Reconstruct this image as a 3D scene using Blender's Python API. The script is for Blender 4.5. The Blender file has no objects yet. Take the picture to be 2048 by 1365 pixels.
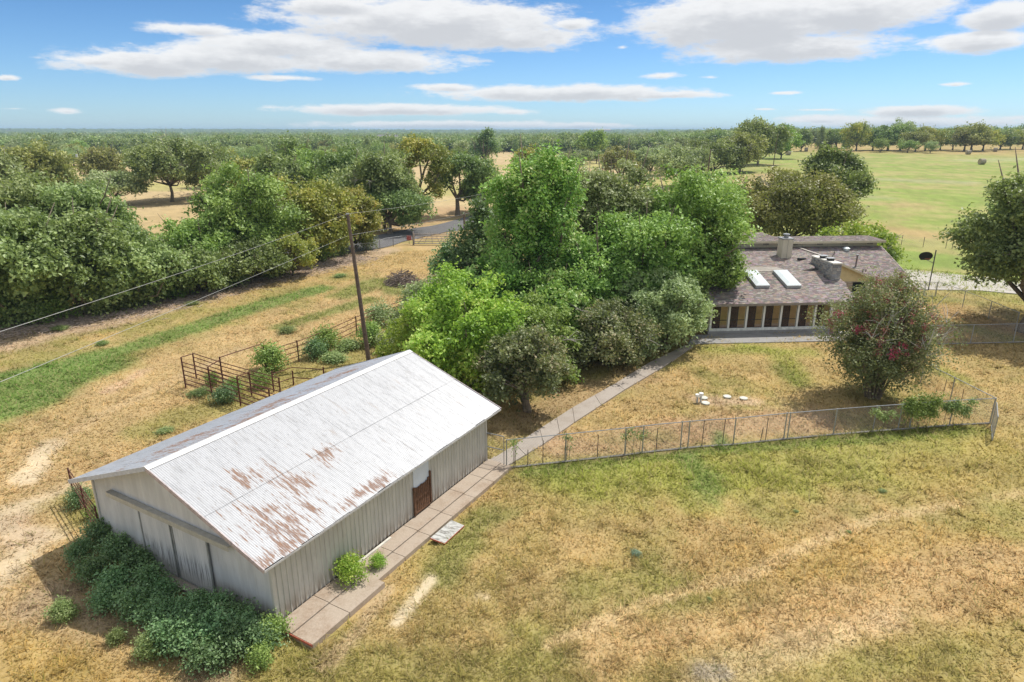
import bpy, math, random
import numpy as np
from mathutils import Vector, Matrix
SC = bpy.context.scene
COL = SC.collection
R_ = math.radians
# ------------------------------------------------------------------ camera
CAM_H, F_PX, TH = 14.7, 1312.0, R_(17.752)
cam = bpy.data.cameras.new('camera'); camo = bpy.data.objects.new('camera', cam); COL.objects.link(camo)
camo.location = (0, 0, CAM_H); camo.rotation_euler = (R_(90) - TH, 0, 0)
cam.sensor_width = 36; cam.lens = 36 * F_PX / 2048; cam.clip_start = .3; cam.clip_end = 30000
SC.camera = camo
# ------------------------------------------------------------------ sun, sky, exposure
SUN_AZ, SUN_EL = 52.0, 59.0
sun = bpy.data.lights.new('sun', 'SUN'); suno = bpy.data.objects.new('sun', sun); COL.objects.link(suno)
sun.energy = 3.6; sun.angle = R_(.5); sun.color = (1, .955, .88)
SV = Vector((math.sin(R_(SUN_AZ)) * math.cos(R_(SUN_EL)), math.cos(R_(SUN_AZ)) * math.cos(R_(SUN_EL)), math.sin(R_(SUN_EL))))
suno.rotation_euler = SV.to_track_quat('Z', 'Y').to_euler(); suno.location = (20, 20, 60)
vs = SC.view_settings
vs.view_transform = 'Standard'; vs.look = 'None'; vs.gamma = 1; vs.use_curve_mapping = False; vs.exposure = 0.38
SC.cycles.max_bounces = 5; SC.cycles.diffuse_bounces = 3; SC.cycles.glossy_bounces = 2; SC.cycles.transmission_bounces = 4
SC.cycles.transparent_max_bounces = 6; SC.cycles.volume_bounces = 0; SC.cycles.caustics_reflective = False; SC.cycles.caustics_refractive = False

def pix_ae(u, v):
    a = (u - 1024) / F_PX; b = -(v - 682.5) / F_PX
    d = Vector((a, math.cos(TH) + b * math.sin(TH), -math.sin(TH) + b * math.cos(TH))).normalized()
    return math.degrees(math.atan2(d.x, d.y)), math.degrees(math.asin(d.z))

def world():
    w = bpy.data.worlds.new('World'); SC.world = w; w.use_nodes = True
    nt = w.node_tree; N = nt.nodes; L = nt.links; N.clear()
    def nd(t, **k):
        n = N.new(t)
        for a, b in k.items(): setattr(n, a, b)
        return n
    def m(op, a, b=None, c=None, clamp=False):
        n = nd('ShaderNodeMath', operation=op, use_clamp=clamp)
        for i, x in enumerate((a, b, c)):
            if x is None: continue
            if isinstance(x, (int, float)): n.inputs[i].default_value = x
            else: L.new(x, n.inputs[i])
        return n.outputs[0]
    out = nd('ShaderNodeOutputWorld')
    sky = nd('ShaderNodeTexSky', sky_type='NISHITA'); sky.sun_disc = False
    sky.sun_elevation = R_(SUN_EL); sky.sun_rotation = R_(SUN_AZ); sky.altitude = 0; sky.air_density = 1.0; sky.dust_density = .2; sky.ozone_density = 2.5
    tc = nd('ShaderNodeTexCoord'); sp = nd('ShaderNodeSeparateXYZ'); L.new(tc.outputs['Generated'], sp.inputs[0])
    az = m('MULTIPLY', m('ARCTAN2', sp.outputs[0], sp.outputs[1]), 57.2958)
    el = m('MULTIPLY', m('ARCSINE', sp.outputs[2]), 57.2958)
    cb = nd('ShaderNodeCombineXYZ'); L.new(az, cb.inputs[0]); L.new(el, cb.inputs[1])
    P = cb.outputs[0]
    tn = nd('ShaderNodeMix', data_type='RGBA'); L.new(m('MULTIPLY', el, 1 / 13, clamp=True), tn.inputs[0]); tn.inputs[6].default_value = (.70, .98, 1.42, 1); tn.inputs[7].default_value = (.36, .60, .84, 1)
    mt = nd('ShaderNodeMix', data_type='RGBA', blend_type='MULTIPLY'); mt.inputs[0].default_value = 1; L.new(sky.outputs[0], mt.inputs[6]); L.new(tn.outputs[2], mt.inputs[7])
    b1 = nd('ShaderNodeBackground'); b1.inputs[1].default_value = .088; L.new(mt.outputs[2], b1.inputs[0])
    def noise(scale, detail, sx, sy, off, rough=.55):
        mp = nd('ShaderNodeMapping'); mp.inputs['Scale'].default_value = (sx, sy, 1); mp.inputs['Location'].default_value = off
        L.new(P, mp.inputs[0]); n = nd('ShaderNodeTexNoise'); n.inputs['Scale'].default_value = scale; n.inputs['Detail'].default_value = detail
        n.inputs['Roughness'].default_value = rough; L.new(mp.outputs[0], n.inputs[0]); return n.outputs[0]
    n1 = noise(.55, 7, .55, 1.7, (3, 1, 0)); n2 = noise(2.4, 8, .5, 1.7, (7, 9, 0), .72)
    wob = m('ADD', m('MULTIPLY', m('SUBTRACT', n1, .5), 2.3), m('MULTIPLY', m('SUBTRACT', n2, .5), 1.25))
    # centre u, v and half width / height in the photograph's pixels, thickness
    CL = [(300, 127, 185, 32, 1.05), (450, 118, 240, 34, 1.05), (200, 122, 90, 14, .9), (1000, 75, 200, 34, 1.05), (560, 92, 190, 36, 1), (730, 122, 235, 30, 1), (560, 156, 90, 8, .7), (400, 60, 110, 16, .8),
          (860, 45, 335, 58, 1.15), (660, 12, 140, 26, 1), (1140, 48, 60, 16, .8), (1500, 40, 330, 70, 1.2), (1560, 95, 260, 38, 1.1), (1700, 25, 260, 50, 1.1), (1960, 85, 160, 26, 1.05), (2010, 30, 120, 36, 1.05),
          (15, 156, 30, 8, .8), (1130, 187, 330, 20, 1.05), (1330, 190, 140, 10, .9), (900, 176, 90, 10, .8), (800, 220, 260, 14, 1), (1020, 224, 60, 7, .6), (900, 250, 330, 10, .95), (1170, 252, 130, 8, .8), (1320, 152, 45, 8, .6),
          (1560, 187, 35, 4, .5), (1840, 222, 130, 15, 1), (1800, 246, 300, 16, .9), (1640, 240, 120, 10, .6), (1530, 219, 30, 3, .45), (1640, 220, 50, 3, .45), (1910, 169, 32, 5, .5), (30, 218, 32, 3, .4), (135, 222, 34, 6, .45), (1420, 155, 20, 4, .4), (1245, 95, 18, 6, .4)]
    M1 = M2 = None
    for (u, v, wu, hv, th) in CL:
        a, e = pix_ae(u, v); a2, e2 = pix_ae(u + wu, v); a3, e3 = pix_ae(u, v - hv)
        ra, re = abs(a2 - a), abs(e3 - e)
        s = nd('ShaderNodeVectorMath', operation='SUBTRACT'); L.new(P, s.inputs[0]); s.inputs[1].default_value = (a, e, 0)
        q = nd('ShaderNodeVectorMath', operation='MULTIPLY'); L.new(s.outputs[0], q.inputs[0]); q.inputs[1].default_value = (1 / ra, 1 / re, 0)
        l1 = nd('ShaderNodeVectorMath', operation='LENGTH'); L.new(q.outputs[0], l1.inputs[0])
        k1 = m('SUBTRACT', th, m('MULTIPLY', l1.outputs['Value'], th))
        ad = nd('ShaderNodeVectorMath', operation='ADD'); L.new(q.outputs[0], ad.inputs[0]); ad.inputs[1].default_value = (0, .42, 0)
        l2 = nd('ShaderNodeVectorMath', operation='LENGTH'); L.new(ad.outputs[0], l2.inputs[0])
        k2 = m('SUBTRACT', th, m('MULTIPLY', l2.outputs['Value'], 1.05))
        M1 = k1 if M1 is None else m('SMOOTH_MAX', M1, k1, .12); M2 = k2 if M2 is None else m('SMOOTH_MAX', M2, k2, .2)
    # unseen cloud above and beside the frame, made denser to add fill light
    outside = m('MAXIMUM', m('MULTIPLY', m('SUBTRACT', m('ABSOLUTE', az), 40), .12, clamp=True), m('MULTIPLY', m('SUBTRACT', el, 12), .2, clamp=True))
    n3 = noise(.12, 6, .5, 1.1, (2, 5, 0))
    gen = m('ADD', m('MULTIPLY', m('SUBTRACT', n3, .5), 3.0), .30)
    gen = m('MULTIPLY', gen, m('MULTIPLY', m('SUBTRACT', el, 1), .2, clamp=True))
    gen = m('SUBTRACT', gen, m('SUBTRACT', 1.2, m('MULTIPLY', outside, 1.2)))
    M1 = m('MAXIMUM', M1, gen); M2 = m('MAXIMUM', M2, m('SUBTRACT', gen, .25))
    dens = nd('ShaderNodeMapRange', interpolation_type='SMOOTHSTEP'); L.new(m('ADD', M1, m('MULTIPLY', wob, .5)), dens.inputs[0])
    dens.inputs[1].default_value = -.06; dens.inputs[2].default_value = .42
    shd = nd('ShaderNodeMapRange', interpolation_type='SMOOTHSTEP'); L.new(m('ADD', M2, m('MULTIPLY', wob, .55)), shd.inputs[0])
    shd.inputs[1].default_value = .05; shd.inputs[2].default_value = 1.0
    mx = nd('ShaderNodeMix', data_type='RGBA'); L.new(shd.outputs[0], mx.inputs[0]); mx.inputs[6].default_value = (.98, .985, .99, 1); mx.inputs[7].default_value = (.68, .695, .725, 1)
    b2 = nd('ShaderNodeBackground'); b2.inputs[1].default_value = .74; L.new(mx.outputs[2], b2.inputs[0])
    ms = nd('ShaderNodeMixShader'); L.new(m('MULTIPLY', dens.outputs[0], .97), ms.inputs[0]); L.new(b1.outputs[0], ms.inputs[1]); L.new(b2.outputs[0], ms.inputs[2])
    L.new(ms.outputs[0], out.inputs[0])
world()

# ------------------------------------------------------------------ terrain and survey helpers
def sstep(a, b, x):
    t = np.clip((np.asarray(x, float) - a) / (b - a), 0, 1); return t * t * (3 - 2 * t)
def _h(i, j, s):
    n = (i * 374761393 + j * 668265263 + s * 974634777) & 0xffffffff
    n = ((n ^ (n >> 13)) * 1274126177) & 0xffffffff
    return ((n ^ (n >> 16)) & 0xffff) / 65535.0
def vnoise(x, y, s=0):
    x = np.asarray(x, float); y = np.asarray(y, float)
    i = np.floor(x).astype(np.int64); j = np.floor(y).astype(np.int64); fx = x - i; fy = y - j
    fx = fx * fx * (3 - 2 * fx); fy = fy * fy * (3 - 2 * fy)
    a = _h(i, j, s); b = _h(i + 1, j, s); c = _h(i, j + 1, s); d = _h(i + 1, j + 1, s)
    return (a + (b - a) * fx) * (1 - fy) + (c + (d - c) * fx) * fy
def fbm(x, y, s=0, o=4):
    t = 0; a = .5; n = 0
    for k in range(o):
        t = t + a * vnoise(x * 2 ** k + 17.3 * k, y * 2 ** k - 9.1 * k, s + k); n += a; a *= .5
    return t / n
def T(x, y):
    x = np.asarray(x, float); y = np.asarray(y, float)
    r = np.hypot(x, y); az = np.degrees(np.arctan2(x, y))
    s = sstep(8, 20, az) * (1 - sstep(100, 150, az))
    rise = 8 * (1 - np.exp(-.022 * np.clip(r - 80, 0, None) / 8))
    far = sstep(2200, 5200, r) * (15 + 9 * fbm(x / 1500, y / 1500, 5, 3))
    near = .1 * (fbm(x / 9, y / 9, 3, 3) - .5) * sstep(24, 60, r)
    return s * rise + far * (1 - .5 * s) + near
def ray(u, v):
    a = (u - 1024) / F_PX; b = -(v - 682.5) / F_PX
    return np.array([a, math.cos(TH) + b * math.sin(TH), -math.sin(TH) + b * math.cos(TH)])
def gz(u, v, z):
    d = ray(u, v); t = (z - CAM_H) / d[2]; return np.array([0, 0, CAM_H]) + d * t
def g(u, v):
    z = 0.0
    for _ in range(80):
        p = gz(u, v, z); z = .5 * z + .5 * float(T(p[0], p[1]))
    p = gz(u, v, z); return np.array([p[0], p[1], float(T(p[0], p[1]))])
def hgt(v, y):
    d = ray(1024, v); return CAM_H + d[2] / d[1] * y
def depth(p): return p[1] * math.cos(TH) + (CAM_H - p[2]) * math.sin(TH)
def plane_hit(u, v, P0, n):
    d = ray(u, v); o = np.array([0, 0, CAM_H]); return o + d * (np.dot(np.array(P0) - o, n) / np.dot(d, n))

# ------------------------------------------------------------------ object helpers
ORG = {}
def tag(o, label=None, cat=None, group=None, kind=None):
    if label: o['label'] = label
    if cat: o['category'] = cat
    if group: o['group'] = group
    if kind: o['kind'] = kind
    return o
def empty(name, loc, label=None, cat=None, group=None):
    o = bpy.data.objects.new(name, None); COL.objects.link(o); o.location = loc; o.empty_display_size = .3
    ORG[o.name] = np.array(loc, float); return tag(o, label, cat, group)
def mesh_np(name, V, F, smooth=False, colors=None):
    """V (n,3); F (m,k) int array of equal polygons or a list of polygons"""
    me = bpy.data.meshes.new(name); V = np.asarray(V, np.float32)
    if isinstance(F, np.ndarray):
        k = F.shape[1]; m = len(F); loops = F.astype(np.int32).ravel(); st = np.arange(0, m * k, k, dtype=np.int32)
    else:
        m = len(F); ls = np.array([len(f) for f in F], np.int32); st = np.concatenate([[0], np.cumsum(ls)[:-1]]).astype(np.int32)
        loops = np.array([i for f in F for i in f], np.int32)
    me.vertices.add(len(V)); me.vertices.foreach_set('co', V.ravel())
    me.loops.add(len(loops)); me.loops.foreach_set('vertex_index', loops)
    me.polygons.add(m); me.polygons.foreach_set('loop_start', st)
    if colors is not None:
        ca = me.color_attributes.new('Col', 'FLOAT_COLOR', 'POINT')
        c = np.ones((len(V), 4), np.float32); c[:, :3] = colors; ca.data.foreach_set('color', c.ravel())
    me.update(calc_edges=True)
    me.polygons.foreach_set('use_smooth', np.full(m, bool(smooth)))
    return me
class MB:
    def __init__(s): s.v = []; s.f = []; s.c = []
    def add(s, V, F, c=None):
        o = len(s.v); s.v += [tuple(map(float, p)) for p in V]; s.f += [tuple(i + o for i in f) for f in F]
        s.c += [c if c is not None else (1, 1, 1)] * len(V); return s
    def box(s, a, b, c=None):
        x0, y0, z0 = a; x1, y1, z1 = b
        return s.add([(x0, y0, z0), (x1, y0, z0), (x1, y1, z0), (x0, y1, z0), (x0, y0, z1), (x1, y0, z1), (x1, y1, z1), (x0, y1, z1)],
                     [(3, 2, 1, 0), (4, 5, 6, 7), (0, 1, 5, 4), (1, 2, 6, 5), (2, 3, 7, 6), (3, 0, 4, 7)], c)
    def prism(s, poly, h, up=(0, 0, 1), c=None):
        """poly: world points of the lower face; extruded by h along up"""
        n = len(poly); p = [np.array(q, float) for q in poly]; q = [a + np.array(up, float) * h for a in p]
        return s.add(p + q, [tuple(range(n))[::-1], tuple(range(n, 2 * n))] + [(i, (i + 1) % n, n + (i + 1) % n, n + i) for i in range(n)], c)
    def beam(s, a, b, w, h, up=(0, 0, 1), c=None):
        a = np.array(a, float); b = np.array(b, float); d = b - a; d /= np.linalg.norm(d)
        up = np.array(up, float); sd = np.cross(d, up); sd /= np.linalg.norm(sd); u2 = np.cross(sd, d)
        V = []
        for p in (a, b):
            for i, j in ((-1, -1), (1, -1), (1, 1), (-1, 1)): V.append(p + sd * i * w / 2 + u2 * j * h / 2)
        return s.add(V, [(3, 2, 1, 0), (4, 5, 6, 7), (0, 1, 5, 4), (1, 2, 6, 5), (2, 3, 7, 6), (3, 0, 4, 7)], c)
    def tube(s, pts, rs, n=6, cap=True, c=None):
        pts = [np.array(p, float) for p in pts]
        if isinstance(rs, (int, float)): rs = [rs] * len(pts)
        V = []; F = []; prev = None
        for i, p in enumerate(pts):
            d = pts[min(i + 1, len(pts) - 1)] - pts[max(i - 1, 0)]; d = d / (np.linalg.norm(d) + 1e-9)
            if prev is None: a = np.cross(d, (0, 0, 1) if abs(d[2]) < .9 else (1, 0, 0))
            else: a = prev - d * np.dot(prev, d)
            a = a / (np.linalg.norm(a) + 1e-9); prev = a; b = np.cross(d, a)
            for k in range(n):
                t = 2 * math.pi * k / n; V.append(p + (a * math.cos(t) + b * math.sin(t)) * rs[i])
        for i in range(len(pts) - 1):
            for k in range(n): F.append((i * n + k, i * n + (k + 1) % n, (i + 1) * n + (k + 1) % n, (i + 1) * n + k))
        if cap: F.append(tuple(range(n))[::-1]); F.append(tuple((len(pts) - 1) * n + k for k in range(n)))
        return s.add(V, F, c)
    def build(s, name, mat, parent=None, smooth=False, loc=None):
        org = ORG[parent.name] if parent is not None else (np.array(loc, float) if loc is not None else np.zeros(3))
        V = np.array(s.v, float) - org
        me = mesh_np(name, V, s.f, smooth, np.array(s.c)); me.materials.append(mat)
        o = bpy.data.objects.new(name, me); COL.objects.link(o)
        if parent is not None: o.parent = parent
        else: o.location = org
        ORG[o.name] = org; return o
def obj(name, me, mat=None, parent=None, loc=(0, 0, 0), rot=(0, 0, 0), scale=(1, 1, 1)):
    o = bpy.data.objects.new(name, me); COL.objects.link(o)
    if parent is not None: o.parent = parent
    o.location = loc; o.rotation_euler = rot; o.scale = scale
    if mat is not None:
        if not me.materials: me.materials.append(None)
        if me.materials[0] is None and False: pass
        o.material_slots[0].link = 'OBJECT'; o.material_slots[0].material = mat
    return o
def relmat(parent, M):  # world matrix to local under a translated-only empty
    return Matrix.Translation(-Vector(ORG[parent.name])) @ M
def put(me, name, parent, M):
    o = bpy.data.objects.new(name, me); COL.objects.link(o); o.parent = parent; o.matrix_local = relmat(parent, M); return o
def frame(o, x, y, z):
    return Matrix(((x[0], y[0], z[0], o[0]), (x[1], y[1], z[1], o[1]), (x[2], y[2], z[2], o[2]), (0, 0, 0, 1)))

# ------------------------------------------------------------------ materials
def newmat(name):
    m = bpy.data.materials.new(name); m.use_nodes = True; nt = m.node_tree; nt.nodes.clear(); return m, nt
class NB:
    """tiny node builder"""
    def __init__(s, name):
        s.m, s.nt = newmat(name); s.out = s.nt.nodes.new('ShaderNodeOutputMaterial')
    def n(s, t, **k):
        x = s.nt.nodes.new(t)
        for a, b in k.items(): setattr(x, a, b)
        return x
    def l(s, a, b): s.nt.links.new(a, b)
    def set(s, sock, v):
        if isinstance(v, bpy.types.NodeSocket): s.l(v, sock)
        elif isinstance(v, tuple) and len(v) == 3 and sock.type == 'RGBA': sock.default_value = (*v, 1)
        else: sock.default_value = v
    def math(s, op, a, b=0.0, clamp=False):
        x = s.n('ShaderNodeMath', operation=op, use_clamp=clamp); s.set(x.inputs[0], a); s.set(x.inputs[1], b); return x.outputs[0]
    def pos(s): return s.n('ShaderNodeNewGeometry').outputs['Position']
    def objc(s): return s.n('ShaderNodeTexCoord').outputs['Object']
    def map(s, vec, scale=(1, 1, 1), rot=(0, 0, 0), loc=(0, 0, 0)):
        x = s.n('ShaderNodeMapping'); s.l(vec, x.inputs[0]); x.inputs['Scale'].default_value = scale; x.inputs['Rotation'].default_value = rot; x.inputs['Location'].default_value = loc; return x.outputs[0]
    def noise(s, vec, scale, detail=4, rough=.55):
        x = s.n('ShaderNodeTexNoise'); s.l(vec, x.inputs[0]); x.inputs['Scale'].default_value = scale; x.inputs['Detail'].default_value = detail; x.inputs['Roughness'].default_value = rough; return x.outputs[0]
    def ramp(s, v, stops, interp='LINEAR'):
        x = s.n('ShaderNodeValToRGB'); s.l(v, x.inputs[0]); cr = x.color_ramp; cr.interpolation = interp
        while len(cr.elements) > 1: cr.elements.remove(cr.elements[-1])
        cr.elements[0].position = stops[0][0]; cr.elements[0].color = (*stops[0][1], 1)
        for p, c in stops[1:]: e = cr.elements.new(p); e.color = (*c, 1)
        return x.outputs[0]
    def rng(s, v, a, b, c=0.0, d=1.0, smooth=True):
        x = s.n('ShaderNodeMapRange', interpolation_type='SMOOTHSTEP' if smooth else 'LINEAR'); s.l(v, x.inputs[0])
        for i, q in enumerate((a, b, c, d)): x.inputs[i + 1].default_value = q
        return x.outputs[0]
    def mix(s, f, a, b, blend='MIX'):
        x = s.n('ShaderNodeMix', data_type='RGBA', blend_type=blend); s.set(x.inputs[0], f); s.set(x.inputs[6], a); s.set(x.inputs[7], b); return x.outputs[2]
    def attr(s, name='Col'):
        x = s.n('ShaderNodeAttribute', attribute_name=name); return x.outputs['Color']
    def rnd(s): return s.n('ShaderNodeObjectInfo').outputs['Random']
    def bsdf(s, col, rough=.8, metal=0.0, spec=.3, bump=None, bs=.3, bd=.02, **k):
        x = s.n('ShaderNodeBsdfPrincipled'); s.set(x.inputs['Base Color'], col); s.set(x.inputs['Roughness'], rough); s.set(x.inputs['Metallic'], metal)
        x.inputs['Specular IOR Level'].default_value = spec
        for a, b in k.items(): s.set(x.inputs[a.replace('_', ' ')], b)
        if bump is not None:
            b = s.n('ShaderNodeBump'); b.inputs['Strength'].default_value = bs; b.inputs['Distance'].default_value = bd; s.l(bump, b.inputs['Height']); s.l(b.outputs[0], x.inputs['Normal'])
        return x
    def done(s, sh):
        s.l(sh.outputs[0], s.out.inputs[0]); return s.m
def simple(name, col, rough=.7, metal=0.0, var=.25, scale=3.0, spec=.3, bs=.2):
    b = NB(name); nz = b.noise(b.pos(), scale, 6, .65)
    lo = tuple(c * (1 - var) for c in col); hi = tuple(min(c * (1 + var), 1) for c in col)
    return b.done(b.bsdf(b.ramp(nz, [(.3, lo), (.7, hi)]), rough, metal, spec, nz, bs))
def leafmat(name, c1, c2, c3=None, trans=.34, var=.16):
    b = NB(name); a = b.n('ShaderNodeAttribute', attribute_name='Col'); sp = b.n('ShaderNodeSeparateColor'); b.l(a.outputs['Color'], sp.inputs[0])
    col = b.ramp(sp.outputs[0], [(.0, tuple(x * .7 for x in c1)), (.22, c1), (.58, c2), (.9, c3 or tuple(x * 1.25 for x in c2))])
    hs = b.n('ShaderNodeHueSaturation'); b.l(col, hs.inputs['Color'])
    rv = b.rnd(); b.l(b.rng(rv, 0, 1, .5 - .018, .5 + .014, False), hs.inputs['Hue']); b.l(b.rng(rv, 0, 1, 1 - var, 1 + var, False), hs.inputs['Value'])
    p = b.bsdf(hs.outputs[0], .48, 0, .5)
    t = b.n('ShaderNodeBsdfTranslucent'); b.l(b.mix(.35, hs.outputs[0], (.30, .42, .03)), t.inputs[0])
    x = b.n('ShaderNodeMixShader'); x.inputs[0].default_value = trans; b.l(p.outputs[0], x.inputs[1]); b.l(t.outputs[0], x.inputs[2])
    return b.done(x)
LEAF = {
 'oak': leafmat('live_oak_leaves', (0.186, 0.250, 0.086), (0.310, 0.394, 0.135), (0.497, 0.579, 0.238)),
 'dark': leafmat('dark_oak_leaves', (0.149, 0.217, 0.070), (0.261, 0.355, 0.108), (0.422, 0.526, 0.194)),
 'lime': leafmat('lime_leaves', (0.235, 0.392, 0.050), (0.434, 0.618, 0.094), (0.646, 0.680, 0.187), trans=.42),
 'vine': leafmat('vine_leaves', (0.132, 0.283, 0.058), (0.330, 0.579, 0.128), (0.607, 0.680, 0.277), trans=.38),
 'yellow': leafmat('yellowing_leaves', (0.224, 0.264, 0.055), (0.403, 0.418, 0.085), (0.650, 0.550, 0.130)),
 'sage': leafmat('sage_leaves', (0.248, 0.316, 0.130), (0.410, 0.487, 0.227), (0.612, 0.680, 0.367)),
 'cedar': leafmat('cedar_foliage', (0.112, 0.204, 0.076), (0.211, 0.329, 0.130), (0.347, 0.460, 0.216)),
 'bronze': leafmat('bronze_leaves', (0.211, 0.224, 0.070), (0.360, 0.355, 0.113), (0.522, 0.487, 0.184)),
 'mid': leafmat('mid_green_leaves', (0.186, 0.308, 0.065), (0.336, 0.487, 0.119), (0.522, 0.657, 0.216)),
 'crape': leafmat('crape_leaves', (.14, .17, .075), (.26, .29, .12), (.44, .36, .22)),
 'weed': leafmat('weed_leaves', (0.128, 0.235, 0.101), (0.231, 0.392, 0.168), (0.393, 0.560, 0.280)),
 'pale': leafmat('pale_weed_leaves', (0.200, 0.290, 0.090), (0.340, 0.440, 0.162), (0.520, 0.560, 0.270)),
 'blue': leafmat('bluish_weed_leaves', (0.170, 0.260, 0.170), (0.280, 0.390, 0.270), (0.440, 0.520, 0.420)),
}
BARK = simple('bark', (.20, .165, .125), .9, 0, .45, 8, .2, .6)
BARKL = simple('grey_bark', (.40, .37, .33), .9, 0, .3, 8, .2, .5)
RUST = simple('rusty_pipe', (.13, .055, .038), .75, .2, .45, 12)
GALV = simple('galvanised_steel', (.36, .37, .38), .5, .5, .25, 6)
TPOST = simple('dark_steel_post', (.10, .075, .07), .7, .2, .3, 6)
POLE = simple('weathered_pole_wood', (.13, .095, .075), .9, 0, .35, 5)
CREAM = simple('cream_paint', (.60, .55, .42), .6, 0, .1, 2)
CREAMY = simple('yellow_cream_siding', (.64, .54, .33), .65, 0, .1, 2)
WHITE = simple('white_plastic', (.78, .78, .75), .45, 0, .06, 4)
BLACKM = simple('black_plastic', (.02, .02, .022), .45, 0, .2, 4)
ASPH = simple('asphalt', (.145, .14, .14), .92, 0, .18, 1.2, .2)

def concrete(name, c, stain=(.20, .12, .07), amt=.5):
    b = NB(name); p = b.pos(); n1 = b.noise(p, 1.3, 6, .62); n2 = b.noise(p, 14, 5, .7); n3 = b.noise(p, 70, 2)
    col = b.mix(b.rng(n1, .42, .68, 0, amt), c, stain)
    col = b.mix(b.rng(n2, .35, .7, 0, .5), col, tuple(min(x * 1.3, .8) for x in c))
    col = b.mix(b.rng(n3, .5, .75, 0, .35), col, tuple(x * .45 for x in c))
    return b.done(b.bsdf(col, .9, 0, .2, n2, .35, .01))
CONC = concrete('walkway_concrete', (.36, .315, .27), (.25, .20, .16), .5)
CONB = concrete('brown_stained_concrete', (.40, .33, .26), (.27, .19, .13), .7)
CONP = concrete('pale_concrete', (.46, .43, .39), (.36, .31, .27), .3)

# barn frame
BX, BY, BYAW, BL, BW, BHE, BHR, BOG, BOE, BHW = -7.259, 16.671, 1.0512, 12.118, 9.205, 2.689, 4.601, .583, .505, 2.878
E1 = np.array([math.cos(BYAW), math.sin(BYAW), 0]); E2 = np.array([-E1[1], E1[0], 0])
def B(s, t, z): return np.array([BX, BY, 0]) + E1 * s + E2 * t + np.array([0, 0, z])

def roofmat(name, rusty, base=(.60, .605, .62)):
    b = NB(name); p = b.pos()
    v = b.map(p, (1, 1, 1), (0, 0, 0), (-BX, -BY, 0))
    v = b.map(v, (1, 1, 1), (0, 0, -BYAW))          # x = along barn, y = across
    sp = b.n('ShaderNodeSeparateXYZ'); b.l(v, sp.inputs[0])
    streak = b.noise(b.map(v, (9, 1.1, .6)), 1.0, 7, .68)
    blot = b.noise(b.map(v, (1.6, .8, .5)), 1.0, 6, .62)
    fine = b.noise(b.map(v, (45, 5, 5)), 1.0, 3)
    def ell(cs, ct, rs, rt):
        dx = b.math('DIVIDE', b.math('SUBTRACT', sp.outputs[0], cs), rs); dy = b.math('DIVIDE', b.math('SUBTRACT', sp.outputs[1], ct), rt)
        return b.math('SUBTRACT', 1.0, b.math('POWER', b.math('ADD', b.math('MULTIPLY', dx, dx), b.math('MULTIPLY', dy, dy)), .5))
    reg = ell(.9, .4, 2.2, 2.2)
    for e in rusty: reg = b.math('MAXIMUM', reg, ell(*e))
    reg = b.math('MAXIMUM', b.math('MULTIPLY', reg, .22), -.10)
    r = b.rng(b.math('ADD', b.math('ADD', b.math('MULTIPLY', streak, .85), b.math('ADD', b.math('MULTIPLY', blot, .30), b.math('MULTIPLY', fine, .20))), reg), .785, .87)
    grey = b.rng(streak, .45, .75, 0, .75)
    c0 = b.mix(grey, tuple(x * 1.12 for x in base), tuple(x * .68 for x in base))
    c0 = b.mix(b.rng(fine, .56, .72, 0, .7), c0, (.27, .26, .25))
    c0 = b.mix(b.rng(b.math('ADD', b.math('MULTIPLY', streak, .5), b.math('MULTIPLY', blot, .5)), .56, .66, 0, .5), c0, (.42, .36, .32))
    rc = b.ramp(fine, [(.3, (.16, .075, .045)), (.7, (.31, .185, .12))])
    c = b.mix(b.math('MULTIPLY', r, b.rng(fine, .3, .6, .45, .95)), c0, rc)
    return b.done(b.bsdf(c, b.rng(r, 0, 1, .42, .85), b.rng(r, 0, 1, .25, 0), .4, fine, .1, .004))
ROOF_R = roofmat('galvanised_roof_rusty', [(2.3, 1.5, 1.2, 1.3), (1.5, 2.5, 1.2, 1.0), (.3, -.3, 2.0, 1.0), (4.3, 1.9, 1.1, .7), (3.9, -.2, 2.4, .5)], (.47, .475, .485))
ROOF_L = roofmat('galvanised_roof_streaked', [(2, 6.5, 3, 1.6), (6, 6.5, 3, 1.6), (10, 6.6, 3, 1.6), (4, 5.2, 6, .8)], (.44, .46, .50))
def wallmat(name, base):
    b = NB(name); p = b.pos(); n = b.noise(b.map(p, (3, 3, .7)), 1, 6, .6); n2 = b.noise(b.map(p, (14, 14, 1.2)), 1, 4, .7)
    sp = b.n('ShaderNodeSeparateXYZ'); b.l(p, sp.inputs[0])
    dirt = b.math('MULTIPLY', b.rng(sp.outputs[2], .25, 1.0, 1, 0), b.rng(n2, .36, .62))
    c = b.mix(b.rng(n, .35, .7), tuple(x * .9 for x in base), tuple(min(1, x * 1.08) for x in base))
    c = b.mix(b.math('MULTIPLY', dirt, .75), c, (.26, .20, .14)); c = b.mix(b.math('MULTIPLY', b.rng(n2, .60, .72), .35), c, (.28, .25, .22))
    return b.done(b.bsdf(c, .55, .1, .35, n2, .08, .004))
WALLM = wallmat('painted_steel_siding', (.55, .54, .50))
WALLG = wallmat('painted_steel_gable', (.60, .61, .61))
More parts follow.
